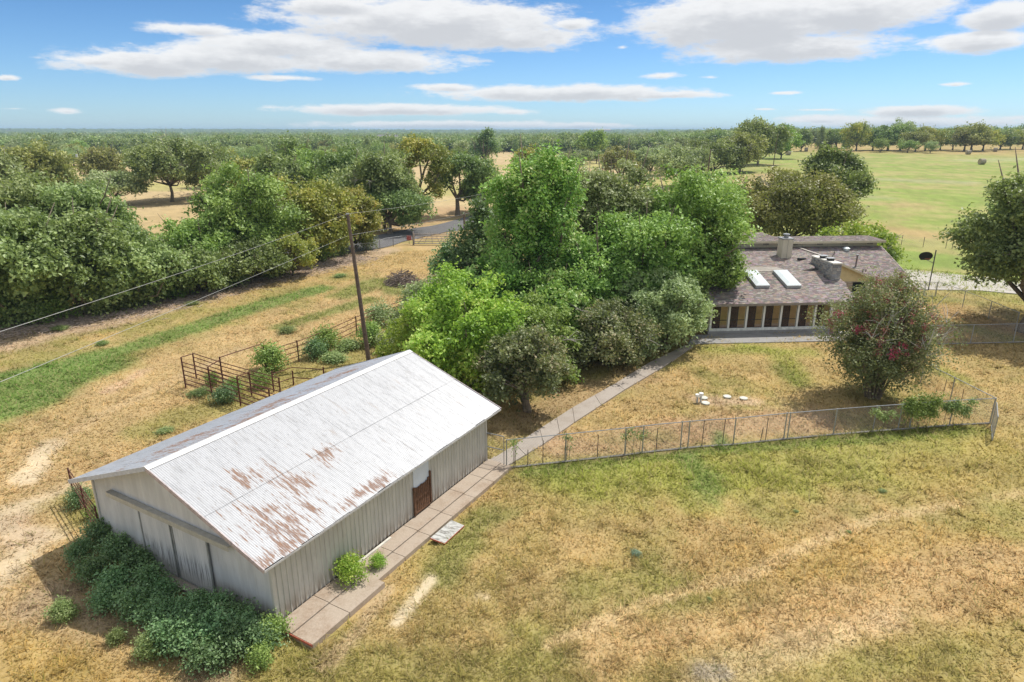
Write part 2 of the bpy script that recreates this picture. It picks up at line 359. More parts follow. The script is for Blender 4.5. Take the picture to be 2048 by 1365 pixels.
def doormat():
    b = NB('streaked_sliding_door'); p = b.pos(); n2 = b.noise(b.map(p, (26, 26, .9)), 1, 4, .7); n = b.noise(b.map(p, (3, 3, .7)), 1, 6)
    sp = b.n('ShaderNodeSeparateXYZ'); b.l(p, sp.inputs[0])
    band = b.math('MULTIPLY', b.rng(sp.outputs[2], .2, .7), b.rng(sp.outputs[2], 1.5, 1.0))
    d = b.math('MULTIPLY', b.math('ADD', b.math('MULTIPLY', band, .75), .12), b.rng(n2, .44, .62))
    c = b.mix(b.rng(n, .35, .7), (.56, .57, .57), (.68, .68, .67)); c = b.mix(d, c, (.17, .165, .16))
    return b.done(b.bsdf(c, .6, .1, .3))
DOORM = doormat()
TRIM = simple('pinkish_fascia_metal', (.43, .37, .37), .6, .1, .35, 7)
PLANK = simple('weathered_brown_plank', (.135, .07, .04), .85, 0, .55, 9)
def boardmat():
    b = NB('peeling_white_board'); p = b.objc(); n = b.noise(b.map(p, (3, 18, 3)), 1, 6, .75); n2 = b.noise(p, 9, 5, .7)
    c = b.mix(b.rng(n, .46, .6), (.50, .50, .47), (.20, .19, .17)); c = b.mix(b.rng(n2, .6, .7, 0, .6), c, (.30, .17, .12))
    return b.done(b.bsdf(c, .85, 0, .2, n, .3, .01))
BOARD = boardmat()
REDP = simple('faded_red_paint', (.42, .12, .075), .75, 0, .35, 9)
def colmat(name, rough=.9, fine=30.0, amt=.25, spec=.2, bs=.3, bd=.01):
    b = NB(name); n = b.noise(b.pos(), fine, 3, .7); c = b.attr()
    c = b.mix(b.rng(n, .3, .7), b.mix(amt, c, (0, 0, 0)), b.mix(amt * .45, c, (1, 1, 1)))
    return b.done(b.bsdf(c, rough, 0, spec, n, bs, bd))
SHING = colmat('asphalt_shingle', .95, 45)
STONE = colmat('chimney_stone', .9, 20)
BRICKM = colmat('wall_brick', .9, 25)

# ------------------------------------------------------------------ ground colour survey (base colours, dry grass / green grass / bare soil)
STRAW = (.44, .31, .135); OLIVE = (.27, .245, .075); GREEN = (.145, .20, .040); LIMEG = (.26, .29, .055); TAN = (.47, .33, .17); PINK = (.47, .35, .255)
CALI = (.60, .49, .36); SOIL = (.36, .235, .15); EMER = (.12, .215, .045); GOLD = (.43, .29, .09); ASH = (.30, .27, .24)
def stroke(pts, wid, col, a, soft=.5, px=True):
    W = [g(*p)[:2] if px else np.array(p, float) for p in pts]; return (W, wid, np.array(col), a, soft)
ST = [
 # open land left of the barn
 stroke([(0, 1200), (60, 1000), (120, 880), (330, 760), (520, 680), (760, 600), (880, 500)], 5.5, TAN, .85, .6),
 stroke([(0, 690), (180, 650), (330, 612), (480, 570), (620, 540), (760, 505)], 2.6, PINK, .95, .5),
 stroke([(0, 660), (180, 630), (330, 595), (480, 555), (620, 525)], 2.0, (.38, .29, .22), .8, .5),
 stroke([(0, 810), (70, 765), (170, 735)], 3.3, EMER, .95, .4),
 stroke([(0, 760), (160, 720), (280, 692), (400, 652), (510, 615), (640, 578)], 1.6, EMER, .9, .5),
 stroke([(560, 655), (650, 628), (740, 600)], 1.1, GREEN, .8, .6), stroke([(690, 590), (760, 562), (800, 585)], 1.8, GREEN, .8, .6),
 stroke([(300, 860), (380, 830), (470, 800)], 1.6, OLIVE, .85, .7), stroke([(560, 760), (640, 730), (760, 680)], 2.2, OLIVE, .7, .7),
 stroke([(50, 960), (75, 920), (110, 885)], .75, CALI, .9, .8), stroke([(0, 1045), (60, 1010), (130, 985)], .9, CALI, .85, .8), stroke([(0, 1160), (40, 1120), (70, 1080)], .8, CALI, .7, .9), stroke([(120, 880), (200, 830), (330, 770), (480, 700)], .6, (.53, .40, .25), .6, .9),
 stroke([(210, 785), (250, 765), (290, 740)], .5, (.52, .36, .25), .85, .9), stroke([(20, 1050), (60, 1080)], .7, (.45, .31, .23), .8, .9), stroke([(0, 1060), (90, 1075), (30, 1130)], .8, CALI, .6, .9),
 stroke([(140, 1000), (190, 1030)], 1.1, OLIVE, .9, .7), stroke([(100, 1200), (250, 1290), (420, 1340)], 1.3, (.36, .27, .19), .8, .6),
 stroke([(0, 1330), (250, 1360)], 1.8, GOLD, .6, .6), stroke([(850, 505), (780, 520), (860, 540)], 3, STRAW, .8, .6), stroke([(700, 530), (780, 500)], 1.6, PINK, .6, .8),
 # front lawn
 stroke([(760, 1365), (900, 1200), (1100, 1050), (1300, 1000)], 3.4, STRAW, .5, .7),
 stroke([(620, 1340), (850, 1365), (1080, 1330)], 1.4, OLIVE, .8, .8), stroke([(1060, 1330), (1180, 1250)], 1.1, OLIVE, .5, .9),
 stroke([(1700, 1180), (2048, 1120)], 3.2, GOLD, .55, .8), stroke([(1250, 1310), (1500, 1280), (1750, 1215), (2048, 1130)], 1.9, (.50, .345, .18), .85, .7), stroke([(1300, 1365), (1600, 1340), (2048, 1290)], 1.2, OLIVE, .55, .9),
 stroke([(1400, 1365), (1600, 1290), (1800, 1235)], .7, CALI, .35, .8),
 stroke([(1100, 1290), (1300, 1205), (1500, 1150), (1640, 1080), (1760, 1035), (1900, 1012), (2048, 985)], .30, (.60, .45, .26), .8, .6),
 stroke([(880, 1150), (960, 1040), (1090, 975), (1250, 930)], .9, (.20, .215, .06), .85, .7),
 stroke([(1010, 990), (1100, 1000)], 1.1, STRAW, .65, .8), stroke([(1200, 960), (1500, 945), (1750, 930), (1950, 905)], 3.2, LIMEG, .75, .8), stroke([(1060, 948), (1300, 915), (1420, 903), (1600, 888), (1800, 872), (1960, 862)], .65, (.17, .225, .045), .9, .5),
 stroke([(1200, 960), (1500, 940)], 1.7, LIMEG, .5, .9), stroke([(1380, 915), (1410, 960), (1420, 990)], .85, EMER, .7, .9), stroke([(1960, 1000), (2048, 1040)], 1.0, OLIVE, .8, .8), stroke([(1900, 960), (2048, 900)], 2.4, (.37, .27, .095), .6, .8),
 stroke([(860, 1160), (825, 1210), (795, 1245)], .28, (.66, .56, .42), .95, .7), stroke([(770, 1180), (720, 1260), (650, 1330)], .35, (.45, .34, .22), .8, .6),
 stroke([(1405, 1345), (1440, 1350)], .38, ASH, .8, .9), stroke([(955, 1190), (975, 1195)], .2, CALI, .6, .9),
 # fenced yard
 stroke([(1120, 880), (1300, 870), (1480, 850), (1620, 840)], 2.0, (.44, .29, .18), .85, .6), stroke([(1180, 860), (1300, 800), (1420, 740)], 2.0, (.43, .30, .14), .75, .7),
 stroke([(1500, 720), (1600, 740), (1650, 760)], 2.6, (.40, .30, .13), .6, .8), stroke([(1480, 690), (1560, 710), (1600, 760)], 1.0, LIMEG, .75, .8), stroke([(1400, 740), (1440, 770)], .9, OLIVE, .8, .9), stroke([(1420, 700), (1520, 700), (1620, 705)], 1.1, LIMEG, .7, .9), stroke([(1560, 740), (1590, 765)], .9, GREEN, .6, .9), stroke([(1240, 880), (1330, 870)], .9, OLIVE, .5, .9),
 stroke([(1440, 870), (1445, 895)], .5, EMER, .8, .8), stroke([(1400, 800), (1500, 805)], .8, (.54, .40, .29), .85, .8), stroke([(1000, 860), (1050, 850), (1160, 790), (1280, 750)], 1.7, (.35, .24, .14), .75, .7),
 stroke([(1880, 620), (1960, 640), (2048, 660)], 2.3, (.42, .27, .14), .8, .8), stroke([(1880, 720), (2048, 720)], 2.5, STRAW, .6, .8), stroke([(1900, 800), (2048, 830)], 1.8, TAN, .55, .8), stroke([(1880, 740), (1920, 760)], .9, LIMEG, .7, .8),
 # behind the house
 stroke([(1780, 510), (1860, 520), (1960, 530)], 5, (.17, .27, .045), .95, .4), stroke([(1770, 600), (1850, 600), (1900, 600)], 1.6, (.26, .27, .07), .7, .6),
 stroke([(1720, 450), (1800, 462), (1850, 470)], 5, (.42, .29, .14), .75, .8), stroke([(1790, 410), (1830, 412)], 5, (.42, .30, .16), .6, .9), stroke([(1400, 440), (1480, 400), (1560, 370)], 8, (.44, .31, .17), .8, .7), stroke([(1460, 370), (1560, 350)], 8, (.44, .30, .18), .7, .9),
 stroke([(1780, 360), (1860, 363), (1920, 365)], 6, (.33, .34, .22), .6, .9), stroke([(1700, 390), (1740, 395)], 5, (.31, .33, .20), .5, .9), stroke([(1950, 322), (2048, 318)], 10, (.42, .42, .26), .5, .9),
 # pastures beyond the road
 stroke([(300, 440), (300, 465), (380, 420)], 6, (.46, .34, .18), .8, .6), stroke([(870, 470), (800, 450), (900, 420)], 7, (.44, .28, .17), .7, .8),
]
def ground_col(x, y):
    x = np.asarray(x, float); y = np.asarray(y, float)
    r = np.hypot(x, y); az = np.degrees(np.arctan2(x, y))
    n0 = fbm(x / 2.6, y / 2.6, 11, 4); n1 = fbm(x / .8 + 5, y / .8, 21, 3); n2 = fbm(x / 12, y / 12, 31, 4)
    lerp = lambda a, b, t: a + (b - a) * t[..., None]
    c = lerp(np.array(STRAW) * np.ones((*x.shape, 3)), np.array(OLIVE), sstep(.36, .66, n0 * .6 + n2 * .4))
    c = lerp(c, np.array(TAN), .55 * sstep(.5, .7, n1 * .5 + n2 * .5))
    # hay field right of the house, pastures beyond the road, woods floor
    fld = sstep(13, 17, az) * sstep(66, 84, r) * (1 - sstep(330, 420, r))
    c = lerp(c, lerp(np.array((.20, .30, .050)) * np.ones((*x.shape, 3)), np.array((.35, .335, .125)), sstep(.36, .66, .5 * fbm(x / 14, y / 5, 91, 4) + .5 * fbm(x / 3, y / 2.2, 93, 3))), fld)
    m3 = fbm(x / 60, y / 30, 41, 4)
    past = sstep(100, 140, r) * (1 - sstep(13, 17, az)); c = lerp(c, lerp(np.array((.50, .38, .22)) * np.ones((*x.shape, 3)), np.array((.40, .37, .14)), sstep(.5, .65, m3)), past)
    wood = sstep(600, 900, r); c = lerp(c, np.array((.20, .19, .09)), wood * .7)
    nd = fbm(x / .9, y / .9, 51, 4)
    for (W, wid, col, a, soft) in ST:
        lo = np.min(W, 0) - wid * 2.2; hi = np.max(W, 0) + wid * 2.2
        k = (x > lo[0]) & (x < hi[0]) & (y > lo[1]) & (y < hi[1])
        if not k.any(): continue
        px, py = x[k], y[k]; d = np.full(px.shape, 1e9)
        for A, Bq in zip(W[:-1], W[1:]):
            e = Bq - A; t = np.clip(((px - A[0]) * e[0] + (py - A[1]) * e[1]) / (e @ e + 1e-9), 0, 1)
            d = np.minimum(d, np.hypot(px - A[0] - e[0] * t, py - A[1] - e[1] * t))
        q = d / wid + (nd[k] - .5) * 1.1 * soft + (n0[k] - .5) * .9 * soft
        w = (1 - sstep(1 - soft * .9, 1 + soft * .35, q)) * a
        ck = c[k]; c[k] = ck + (col - ck) * w[:, None]
    v = .66 + .40 * fbm(x / .45, y / .45, 61, 3) + .44 * fbm(x / 1.7, y / 1.7, 66, 3)
    return c * v[..., None] * np.array([.89, .88, .81])

def ground():
    rings = np.concatenate([[.5, 3, 6, 9], np.geomspace(11, 11000, 430)])
    fine = np.linspace(-46, 46, 330); coarse = np.linspace(46, 314, 46)[1:-1]
    az = np.radians(np.concatenate([fine, coarse])); na = len(az); nr = len(rings)
    RR, AA = np.meshgrid(rings, az, indexing='ij'); X = RR * np.sin(AA); Y = RR * np.cos(AA); Z = T(X, Y)
    C = ground_col(X, Y)
    V = np.stack([X, Y, Z], -1).reshape(-1, 3); i = np.arange(nr - 1)[:, None]; j = np.arange(na)[None]; j2 = (j + 1) % na
    F = np.stack([i * na + j, (i + 1) * na + j, (i + 1) * na + j2, i * na + j2], -1).reshape(-1, 4)[:, ::-1]
    V = np.vstack([V, [0, 0, 0]]); C = np.vstack([C.reshape(-1, 3), [.4, .3, .15]]); c = len(V) - 1
    fan = np.stack([np.full(na, c), (np.arange(na) + 1) % na, np.arange(na), np.arange(na)], -1)
    F = np.vstack([F]); me = mesh_np('ground', V, F, True, C)
    b = NB('dry_grass_ground'); p = b.pos(); a = b.attr(); n1 = b.noise(p, 7, 5, .7); n2 = b.noise(p, 38, 3, .7); n3 = b.noise(p, 1.1, 5, .6)
    col = b.mix(b.rng(n1, .30, .70), b.mix(.22, a, (.10, .075, .03)), b.mix(.16, a, (.80, .64, .40)))
    col = b.mix(b.rng(n2, .52, .70, 0, .5), col, b.mix(.5, a, (.08, .06, .02)))
    col = b.mix(b.rng(n3, .5, .72, 0, .35), col, b.mix(.4, a, (.16, .17, .05)))
    me.materials.append(b.done(b.bsdf(col, .95, 0, .12, n1, .4, .03)))
    o = bpy.data.objects.new('ground', me); COL.objects.link(o); o['kind'] = 'structure'
ground()

# exclusion tests used by the grass
def inside(poly, x, y):
    n = len(poly); res = np.zeros(np.shape(x), bool); j = n - 1
    for i in range(n):
        xi, yi = poly[i][0], poly[i][1]; xj, yj = poly[j][0], poly[j][1]
        res ^= ((yi > y) != (yj > y)) & (x < (xj - xi) * (y - yi) / (yj - yi + 1e-12) + xi); j = i
    return res
WALK_L = [(975.5, 927), (1079.5, 860.5), (1145, 818), (1230, 770), (1298, 728), (1372, 692)]
WALK_R = [(1012, 936), (1087, 890.5), (1149, 847), (1249, 782), (1329, 735), (1387, 694)]
NOGRASS = [[B(-.05, -.0, 0), B(BL, 0, 0), B(BL, BW, 0), B(0, BW, 0)], [B(-.15, -1.75, 0), B(3.2, -1.75, 0), B(3.2, .1, 0), B(-.15, .1, 0)], [B(3, -1.35, 0), B(BL + .8, -1.35, 0), B(BL + .8, .1, 0), B(3, .1, 0)]]
NOGRASS.append([g(*p) for p in WALK_L] + [g(*p) for p in WALK_R[::-1]])

def grass():
    rng = np.random.default_rng(4); n = 560000
    # more tufts near the viewpoint side of the property, fewer far off
    r = 13 + 72 * rng.random(n) ** 1.35; az = np.radians(rng.uniform(-44, 44, n)); x = r * np.sin(az); y = r * np.cos(az)
    keep = np.ones(n, bool)
    for P in NOGRASS: keep &= ~inside(P, x, y)
    cl = fbm(x / .35, y / .35, 71, 2); keep &= rng.random(n) < .55 + .6 * sstep(.35, .6, cl)
    c = ground_col(x, y)
    bare = (c[:, 2] > .26); keep &= ~(bare & (rng.random(n) < .8))
    x, y, r, c = x[keep], y[keep], r[keep], c[keep]; n = len(x); z = T(x, y)
    green = (c[:, 1] > c[:, 0] * .95)
    tf = (fbm(x / .28, y / .28, 75, 2) > .62) & (fbm(x / 3, y / 3, 76, 2) > .42)
    h = rng.uniform(.035, .095, n) * (1 + 1.3 * tf) * (1 + .5 * green) * (.8 + .6 * vnoise(x / 1.5, y / 1.5, 81)); w = rng.uniform(.010, .027, n) * (r / 22) ** .75
    a = rng.uniform(0, 2 * np.pi, n); l = rng.uniform(.8, 2.4, n) * h
    bx, by = np.cos(a + 1.4) * w, np.sin(a + 1.4) * w
    V = np.empty((n, 3, 3)); V[:, 0] = np.stack([x - bx, y - by, z - .01], -1); V[:, 1] = np.stack([x + bx, y + by, z - .01], -1)
    V[:, 2] = np.stack([x + np.cos(a) * l, y + np.sin(a) * l, z + h], -1)
    j = rng.uniform(.62, 1.75, (n, 1)); cc = c * j; dry = rng.random(n) < .22; cc[dry] = cc[dry] * .4 + np.array([.50, .40, .21]) * .6; gr = rng.random(n) < .12; cc[gr] = cc[gr] * .45 + np.array([.15, .20, .04]) * .55
    me = mesh_np('grass', V.reshape(-1, 3), np.arange(n * 3).reshape(-1, 3), False, np.repeat(cc, 3, 0))
    b = NB('grass_blades'); p = b.bsdf(b.attr(), .8, 0, .15); gn = b.n('ShaderNodeNewGeometry'); vm = b.n('ShaderNodeVectorMath', operation='ADD'); b.l(gn.outputs['Normal'], vm.inputs[0]); vm.inputs[1].default_value = (0, 0, 1.8); vz = b.n('ShaderNodeVectorMath', operation='NORMALIZE'); b.l(vm.outputs[0], vz.inputs[0]); b.l(vz.outputs[0], p.inputs['Normal']); t = b.n('ShaderNodeBsdfTranslucent'); b.l(b.attr(), t.inputs[0])
    m = b.n('ShaderNodeMixShader'); m.inputs[0].default_value = .42; b.l(p.outputs[0], m.inputs[1]); b.l(t.outputs[0], m.inputs[2]); me.materials.append(b.done(m))
    o = bpy.data.objects.new('grass', me); COL.objects.link(o)
    tag(o, 'short dry straw and green grass blades covering the lawn and paddock', 'grass', kind='stuff')
grass()

# ------------------------------------------------------------------ road, driveway, walkway
def ribbon(pts, w, z):
    V = []; F = []
    P = [np.array(p, float)[:2] for p in pts]; Q = []
    for i in range(len(P) - 1):
        for k in range(8):
            t = k / 8; p0 = P[max(i - 1, 0)]; p1 = P[i]; p2 = P[i + 1]; p3 = P[min(i + 2, len(P) - 1)]
            Q.append(.5 * ((2 * p1) + (-p0 + p2) * t + (2 * p0 - 5 * p1 + 4 * p2 - p3) * t * t + (-p0 + 3 * p1 - 3 * p2 + p3) * t ** 3))
    Q.append(P[-1])
    for i, q in enumerate(Q):
        d = Q[min(i + 1, len(Q) - 1)] - Q[max(i - 1, 0)]; d /= np.linalg.norm(d); n = np.array([-d[1], d[0]])
        for s in (-w / 2, 0, w / 2): p = q + n * s; V.append((p[0], p[1], float(T(*p)) + z))
        if i:
            for k in (0, 1): F.append(((i - 1) * 3 + k, (i - 1) * 3 + k + 1, i * 3 + k + 1, i * 3 + k))
    return MB().add(V, F)
road_pts = [(-95, 78), (-60, 72), (-38, 76), g(694, 497)[:2], g(770, 480)[:2], g(850, 463)[:2], g(927, 449)[:2], (2, 140), (14, 190), (20, 260)]
rd = ribbon(road_pts, 7.0, .07).build('road', ASPH); rd['kind'] = 'structure'
drv = MB().prism([gz(1806, 541, 0), gz(1930, 548, 0), gz(2150, 560, 0), gz(2150, 600, 0), gz(1960, 583, 0), gz(1806, 580, 0)][::-1], .09).build('driveway', CONP); drv['kind'] = 'structure'
def walkway():
    root = empty('walkway', (0, 0, 0)); root['kind'] = 'structure'; L = [g(*p) for p in WALK_L]; Rr = [g(*p) for p in WALK_R]
    k = 0
    for i in range(len(L) - 1):
        m = 2
        for j in range(m):
            a, b = j / m, (j + 1) / m
            l0 = L[i] + (L[i + 1] - L[i]) * a; l1 = L[i] + (L[i + 1] - L[i]) * b; r0 = Rr[i] + (Rr[i + 1] - Rr[i]) * a; r1 = Rr[i] + (Rr[i + 1] - Rr[i]) * b
            d = (l1 - l0) / np.linalg.norm(l1 - l0) * .018
            MB().prism([p * np.array([1, 1, 0]) + np.array([0, 0, -.05]) for p in (l0 + d, r0 + d, r1 - d, l1 - d)], .13).build('slab', CONC, root)
walkway()

# ------------------------------------------------------------------ the barn
def barn():
    root = empty('metal_barn', B(0, 0, 0), 'low metal barn with a white corrugated roof blotched with rust', 'barn')
    slope = math.atan2(BHR - BHE, BW / 2 + BOE); SLN = (BW / 2 + BOE) / math.cos(slope); up = np.array([0, 0, 1.])
    # corrugated roof sheets: two rows a side, one mesh shared by each side
    Lr = BL + 2 * BOG; ncol = 19; cw = Lr / ncol; pitch = .0675; per = int(round(cw / pitch)); sl = SLN / 2 + .06
    def sheet(mat):
        n = per * 4 + 1; V = []; F = []
        for j, b_ in enumerate((0, sl)):
            for i in range(n):
                x = cw * i / (n - 1); V.append((x, b_, .011 * math.sin(2 * math.pi * i / 4 + .6)))
        for i in range(n - 1): F.append((i, i + 1, n + i + 1, n + i))
        me = mesh_np('roof_sheet', V, F, True); me.materials.append(mat); return me
    rng = random.Random(2)
    for side, mat in ((0, ROOF_R), (1, ROOF_L)):
        me = sheet(mat)
        if side == 0: dn = E2 * math.cos(slope) + up * math.sin(slope); o0 = lambda s, b_: B(-BOG + s, -BOE, BHE) + dn * b_; xx = E1
        else: dn = -E2 * math.cos(slope) + up * math.sin(slope); o0 = lambda s, b_: B(-BOG + s + cw, BW + BOE, BHE) + dn * b_; xx = -E1
        nn = np.cross(xx, dn)
        for r in (0, 1):
            for c in range(ncol):
                o = o0(c * cw, r * (SLN - sl)) + nn * (.012 + .014 * r + rng.uniform(0, .006)) + dn * rng.uniform(-.02, .02) * (1 - r)
                put(me, 'roof_sheet', root, frame(o, xx, dn, nn))
    # roof deck, ridge cap, fascia
    th = .05
    for sd in (0, 1):
        t0, t1 = (-BOE + .03, BW / 2) if sd == 0 else (BW + BOE - .03, BW / 2)
        p = [B(-BOG + .03, t0, BHE - th - .02), B(BL + BOG - .03, t0, BHE - th - .02), B(BL + BOG - .03, t1, BHR - th - .02), B(-BOG + .03, t1, BHR - th - .02)]
        MB().prism(p if sd == 0 else p[::-1], th).build('roof_deck', simple('roof_timber', (.25, .22, .19), .9), root)
    for sd in (-1, 1):
        pass
    m = MB(); 
    for sd in (-1, 1):
        a = B(-BOG - .03, BW / 2, BHR + .055); b_ = B(BL + BOG + .03, BW / 2, BHR + .055); dv = E2 * sd * .19 - up * .19 * math.tan(slope)
        m.add([a, b_, b_ + dv, a + dv], [(0, 1, 2, 3) if sd < 0 else (3, 2, 1, 0)])
    m.build('ridge_cap', simple('ridge_metal', (.66, .65, .64), .5, .2, .15, 5), root)
    for s, nm in ((-BOG - .012, 'a'), (BL + BOG + .012, 'b')):
        for sd in (-1, 1):
            te = -BOE if sd < 0 else BW + BOE
            MB().beam(B(s, te, BHE - .03), B(s, BW / 2 + sd * .0, BHR - .03), .03, .15).build('fascia', TRIM if sd < 0 else simple('grey_fascia_metal', (.48, .50, .54), .6, .1, .2, 7), root)
    for te in (-BOE - .01, BW + BOE + .01):
        MB().beam(B(-BOG, te, BHE - .05), B(BL + BOG, te, BHE - .05), .02, .07).build('eave_trim', simple('eave_metal', (.5, .5, .5), .6, .2, .2, 7), root)
    # side walls: ribbed sheets, 0.81 m wide, four ribs each
    nS = 15; w = BL / nS; z0 = .22; z1 = BHW - .05
    V = []; F = []; xs = []
    for k in range(4):
        x = w * k / 4; q = w / 4; xs += [(x, 0), (x + q * .68, 0), (x + q * .76, .032), (x + q * .92, .032)]
    xs.append((w, 0))
    for j, z in enumerate((z0, z1)):
        for (x, d) in xs: V.append((x, -d, z))
    n = len(xs); F = [(i, i + 1, n + i + 1, n + i) for i in range(n - 1)]
    ws = mesh_np('wall_sheet', V, F, False); ws.materials.append(WALLM)
    d0 = 6.85; dw = 1.12   # doorway
    door_px = [plane_hit(827, 990, B(0, -.03, 0), E2), plane_hit(857, 1010, B(0, -.03, 0), E2)]
    sA = float((door_px[0] - B(0, 0, 0)) @ E1); sB = float((door_px[1] - B(0, 0, 0)) @ E1)
    for k in range(nS):
        put(ws, 'wall_sheet', root, frame(B(k * w, -.01, 0), E1, E2, up))
        put(ws, 'wall_sheet', root, frame(B(k * w + w, BW + .01, 0), -E1, -E2, up))
    # gable sheets, corrugated, cut to the rake
    for s, sg in ((0, -1), (BL, 1)):
        nG = 12; gw = BW / nG
        for k in range(nG):
            m = MB(); n = int(gw / .0675) * 2
            V = []; F = []
            for i in range(n + 1):
                t = k * gw + gw * i / n; zt = BHE - .06 + (BHR - BHE) * (1 - abs(t - BW / 2) / (BW / 2 + BOE)) - .03
                dd = .009 * (1 if i % 2 else -1)
                V += [B(s + sg * (.012 + dd), t, .12), B(s + sg * (.012 + dd), t, zt)]
            for i in range(n): F.append((2 * i, 2 * i + 1, 2 * i + 3, 2 * i + 2) if sg < 0 else (2 * i, 2 * i + 2, 2 * i + 3, 2 * i + 1))
            m.add(V, F).build('gable_sheet', WALLG, root, True)
    for s in (-.01, BL + .01):
        for t in (-.01, BW + .01): MB().box(tuple(np.array([-.05, -.05, .12])), (.05, .05, 2.72)).build('corner_trim', WALLM, None)
    for o in [o for o in COL.objects if o.name.startswith('corner_trim')]:
        o.parent = root; s, t = [(-.02, -.03), (-.02, BW + .03), (BL + .02, -.03), (BL + .02, BW + .03)][int(o.name[-3:]) if o.name[-4] == '.' else 0]
        p = B(s, t, 0) - ORG[root.name]; o.location = p; o.rotation_euler = (0, 0, BYAW)
    MB().prism([B(.05, .05, 0), B(BL - .05, .05, 0), B(BL - .05, BW - .05, 0), B(.05, BW - .05, 0)], .2).build('floor_slab', CONC, root)
    # sliding doors and track
    def tof(u, v): p = plane_hit(u, v, B(-.06, 0, 0), E1); q = p - B(0, 0, 0); return float(q @ E2), float(q[2])
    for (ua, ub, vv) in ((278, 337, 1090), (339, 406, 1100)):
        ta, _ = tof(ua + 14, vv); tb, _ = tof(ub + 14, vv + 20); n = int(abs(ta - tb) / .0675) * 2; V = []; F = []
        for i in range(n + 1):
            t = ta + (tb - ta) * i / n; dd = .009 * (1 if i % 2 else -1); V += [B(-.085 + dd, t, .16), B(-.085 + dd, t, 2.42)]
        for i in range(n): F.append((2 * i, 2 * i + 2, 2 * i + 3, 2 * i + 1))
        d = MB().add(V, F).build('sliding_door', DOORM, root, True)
        e = MB()
        for t in (ta, tb): e.beam(B(-.085, t, .14), B(-.085, t, 2.44), .05, .045, up=E1)
        e.beam(B(-.085, ta, .16), B(-.085, tb, .16), .05, .06); e.build('door_edge', simple('door_edge_shadow_metal', (.30, .31, .30), .6, .2, .2, 4), d)  # edge strips in a darker grey metal than the doors
    tr0 = tof(217, 965)[0]; tr1 = tof(462, 1072)[0]; 
    MB().beam(B(-.13, tr0, 2.52), B(-.13, tr1, 2.52), .20, .03).beam(B(-.225, tr0, 2.44), B(-.225, tr1, 2.44), .015, .17).build('door_track', simple('track_cover_metal', (.46, .45, .40), .55, .2, .15, 5), root)
    MB().beam(B(-.25, 3.1, .07), B(-.25, 5.6, .07), .35, .14).build('door_sill', CONC, root)
    # side doorway: white upper panel and plank gate
    a, b_ = sA, sA + .98
    MB().beam(B(a, -.05, 1.85), B(b_, -.05, 1.85), .02, 1.2).build('door_panel', simple('pale_blue_white_panel', (.62, .68, .76), .4, 0, .06, 2), root)
    gt = MB(); d = None
    pk = []
    for k in range(8):
        s0 = a + .02 + k * (b_ - a - .04) / 8; wd = (b_ - a - .04) / 8 - .022; top = 1.42 + (.03 if k % 3 == 0 else 0) + (.12 if k == 7 else 0)
        x = MB().prism([B(s0, -.10, .34), B(s0 + wd, -.10, .34), B(s0 + wd, -.075, .34), B(s0, -.075, .34)], top - .34)
        if d is None: d = MB().beam(B(a, -.07, .95), B(b_, -.07, .95), .02, .09).beam(B(a - .03, -.09, .24), B(a - .03, -.09, 1.5), .07, .07, up=E1).beam(B(b_ + .03, -.09, .34), B(b_ + .03, -.09, 1.75), .07, .07, up=E1).beam(B(a, -.09, .33), B(b_, -.09, .33), .05, .07).build('plank_gate', PLANK, root)
        x.build('plank', PLANK, d)
    MB().beam(B(2.9, -.16, .235), B(5.2, -.16, .235), .09, .05).build('kick_board', simple('white_trim_board', (.6, .57, .5), .7), root)
    # concrete apron in slabs with open joints
    ap = empty('barn_apron', B(0, -.8, 0)); ap['kind'] = 'structure'
    cuts = [-.12, 1.45, 3.15, 4.6, 6.1, 7.6, 9.2, 10.7, BL + .2]
    for i in range(len(cuts) - 1):
        wide = i < 2; s0, s1 = cuts[i] + .012, cuts[i + 1] - .012
        for (t0, t1, z) in ((-.06, -.74, .235), (-.765, -1.62 if wide else -1.32, .205)):
            MB().prism([B(s0, t1, .0), B(s1, t1, .0), B(s1, t0, .0), B(s0, t0, .0)], z + (.0 if wide else -.025)).build('slab', CONB, ap)
    MB().beam(B(-.135, -.06, .17), B(-.135, -1.62, .17), .02, .07).build('painted_edge', REDP, ap)
    MB().prism([B(BL + .2, -1.0, 0), g(1012, 938) * [1, 1, 0], B(BL + .75, -.05, 0), B(BL + .2, -.05, 0)], .1).build('slab', CONC, ap)
barn()
# loose panel lying against the apron
q = [gz(902.7, 1042, .16), gz(860, 1078.3, .20), gz(889, 1089.6, .05), gz(928.5, 1053.3, .04)]
lp = empty('loose_panel', q[2] * [1, 1, 0], 'weathered white board with a red edge leaning on the apron by the barn', 'board')
k = np.cross(q[1] - q[0], q[3] - q[0]); k /= np.linalg.norm(k); k *= np.sign(k[2])
MB().prism(q, .04, k).build('panel', BOARD, lp); MB().beam(q[1] + k * .02, q[2] + k * .02, .02, .055, up=k).beam(q[2] + k * .02, q[3] + k * .02, .02, .055, up=k).build('red_edge', REDP, lp)

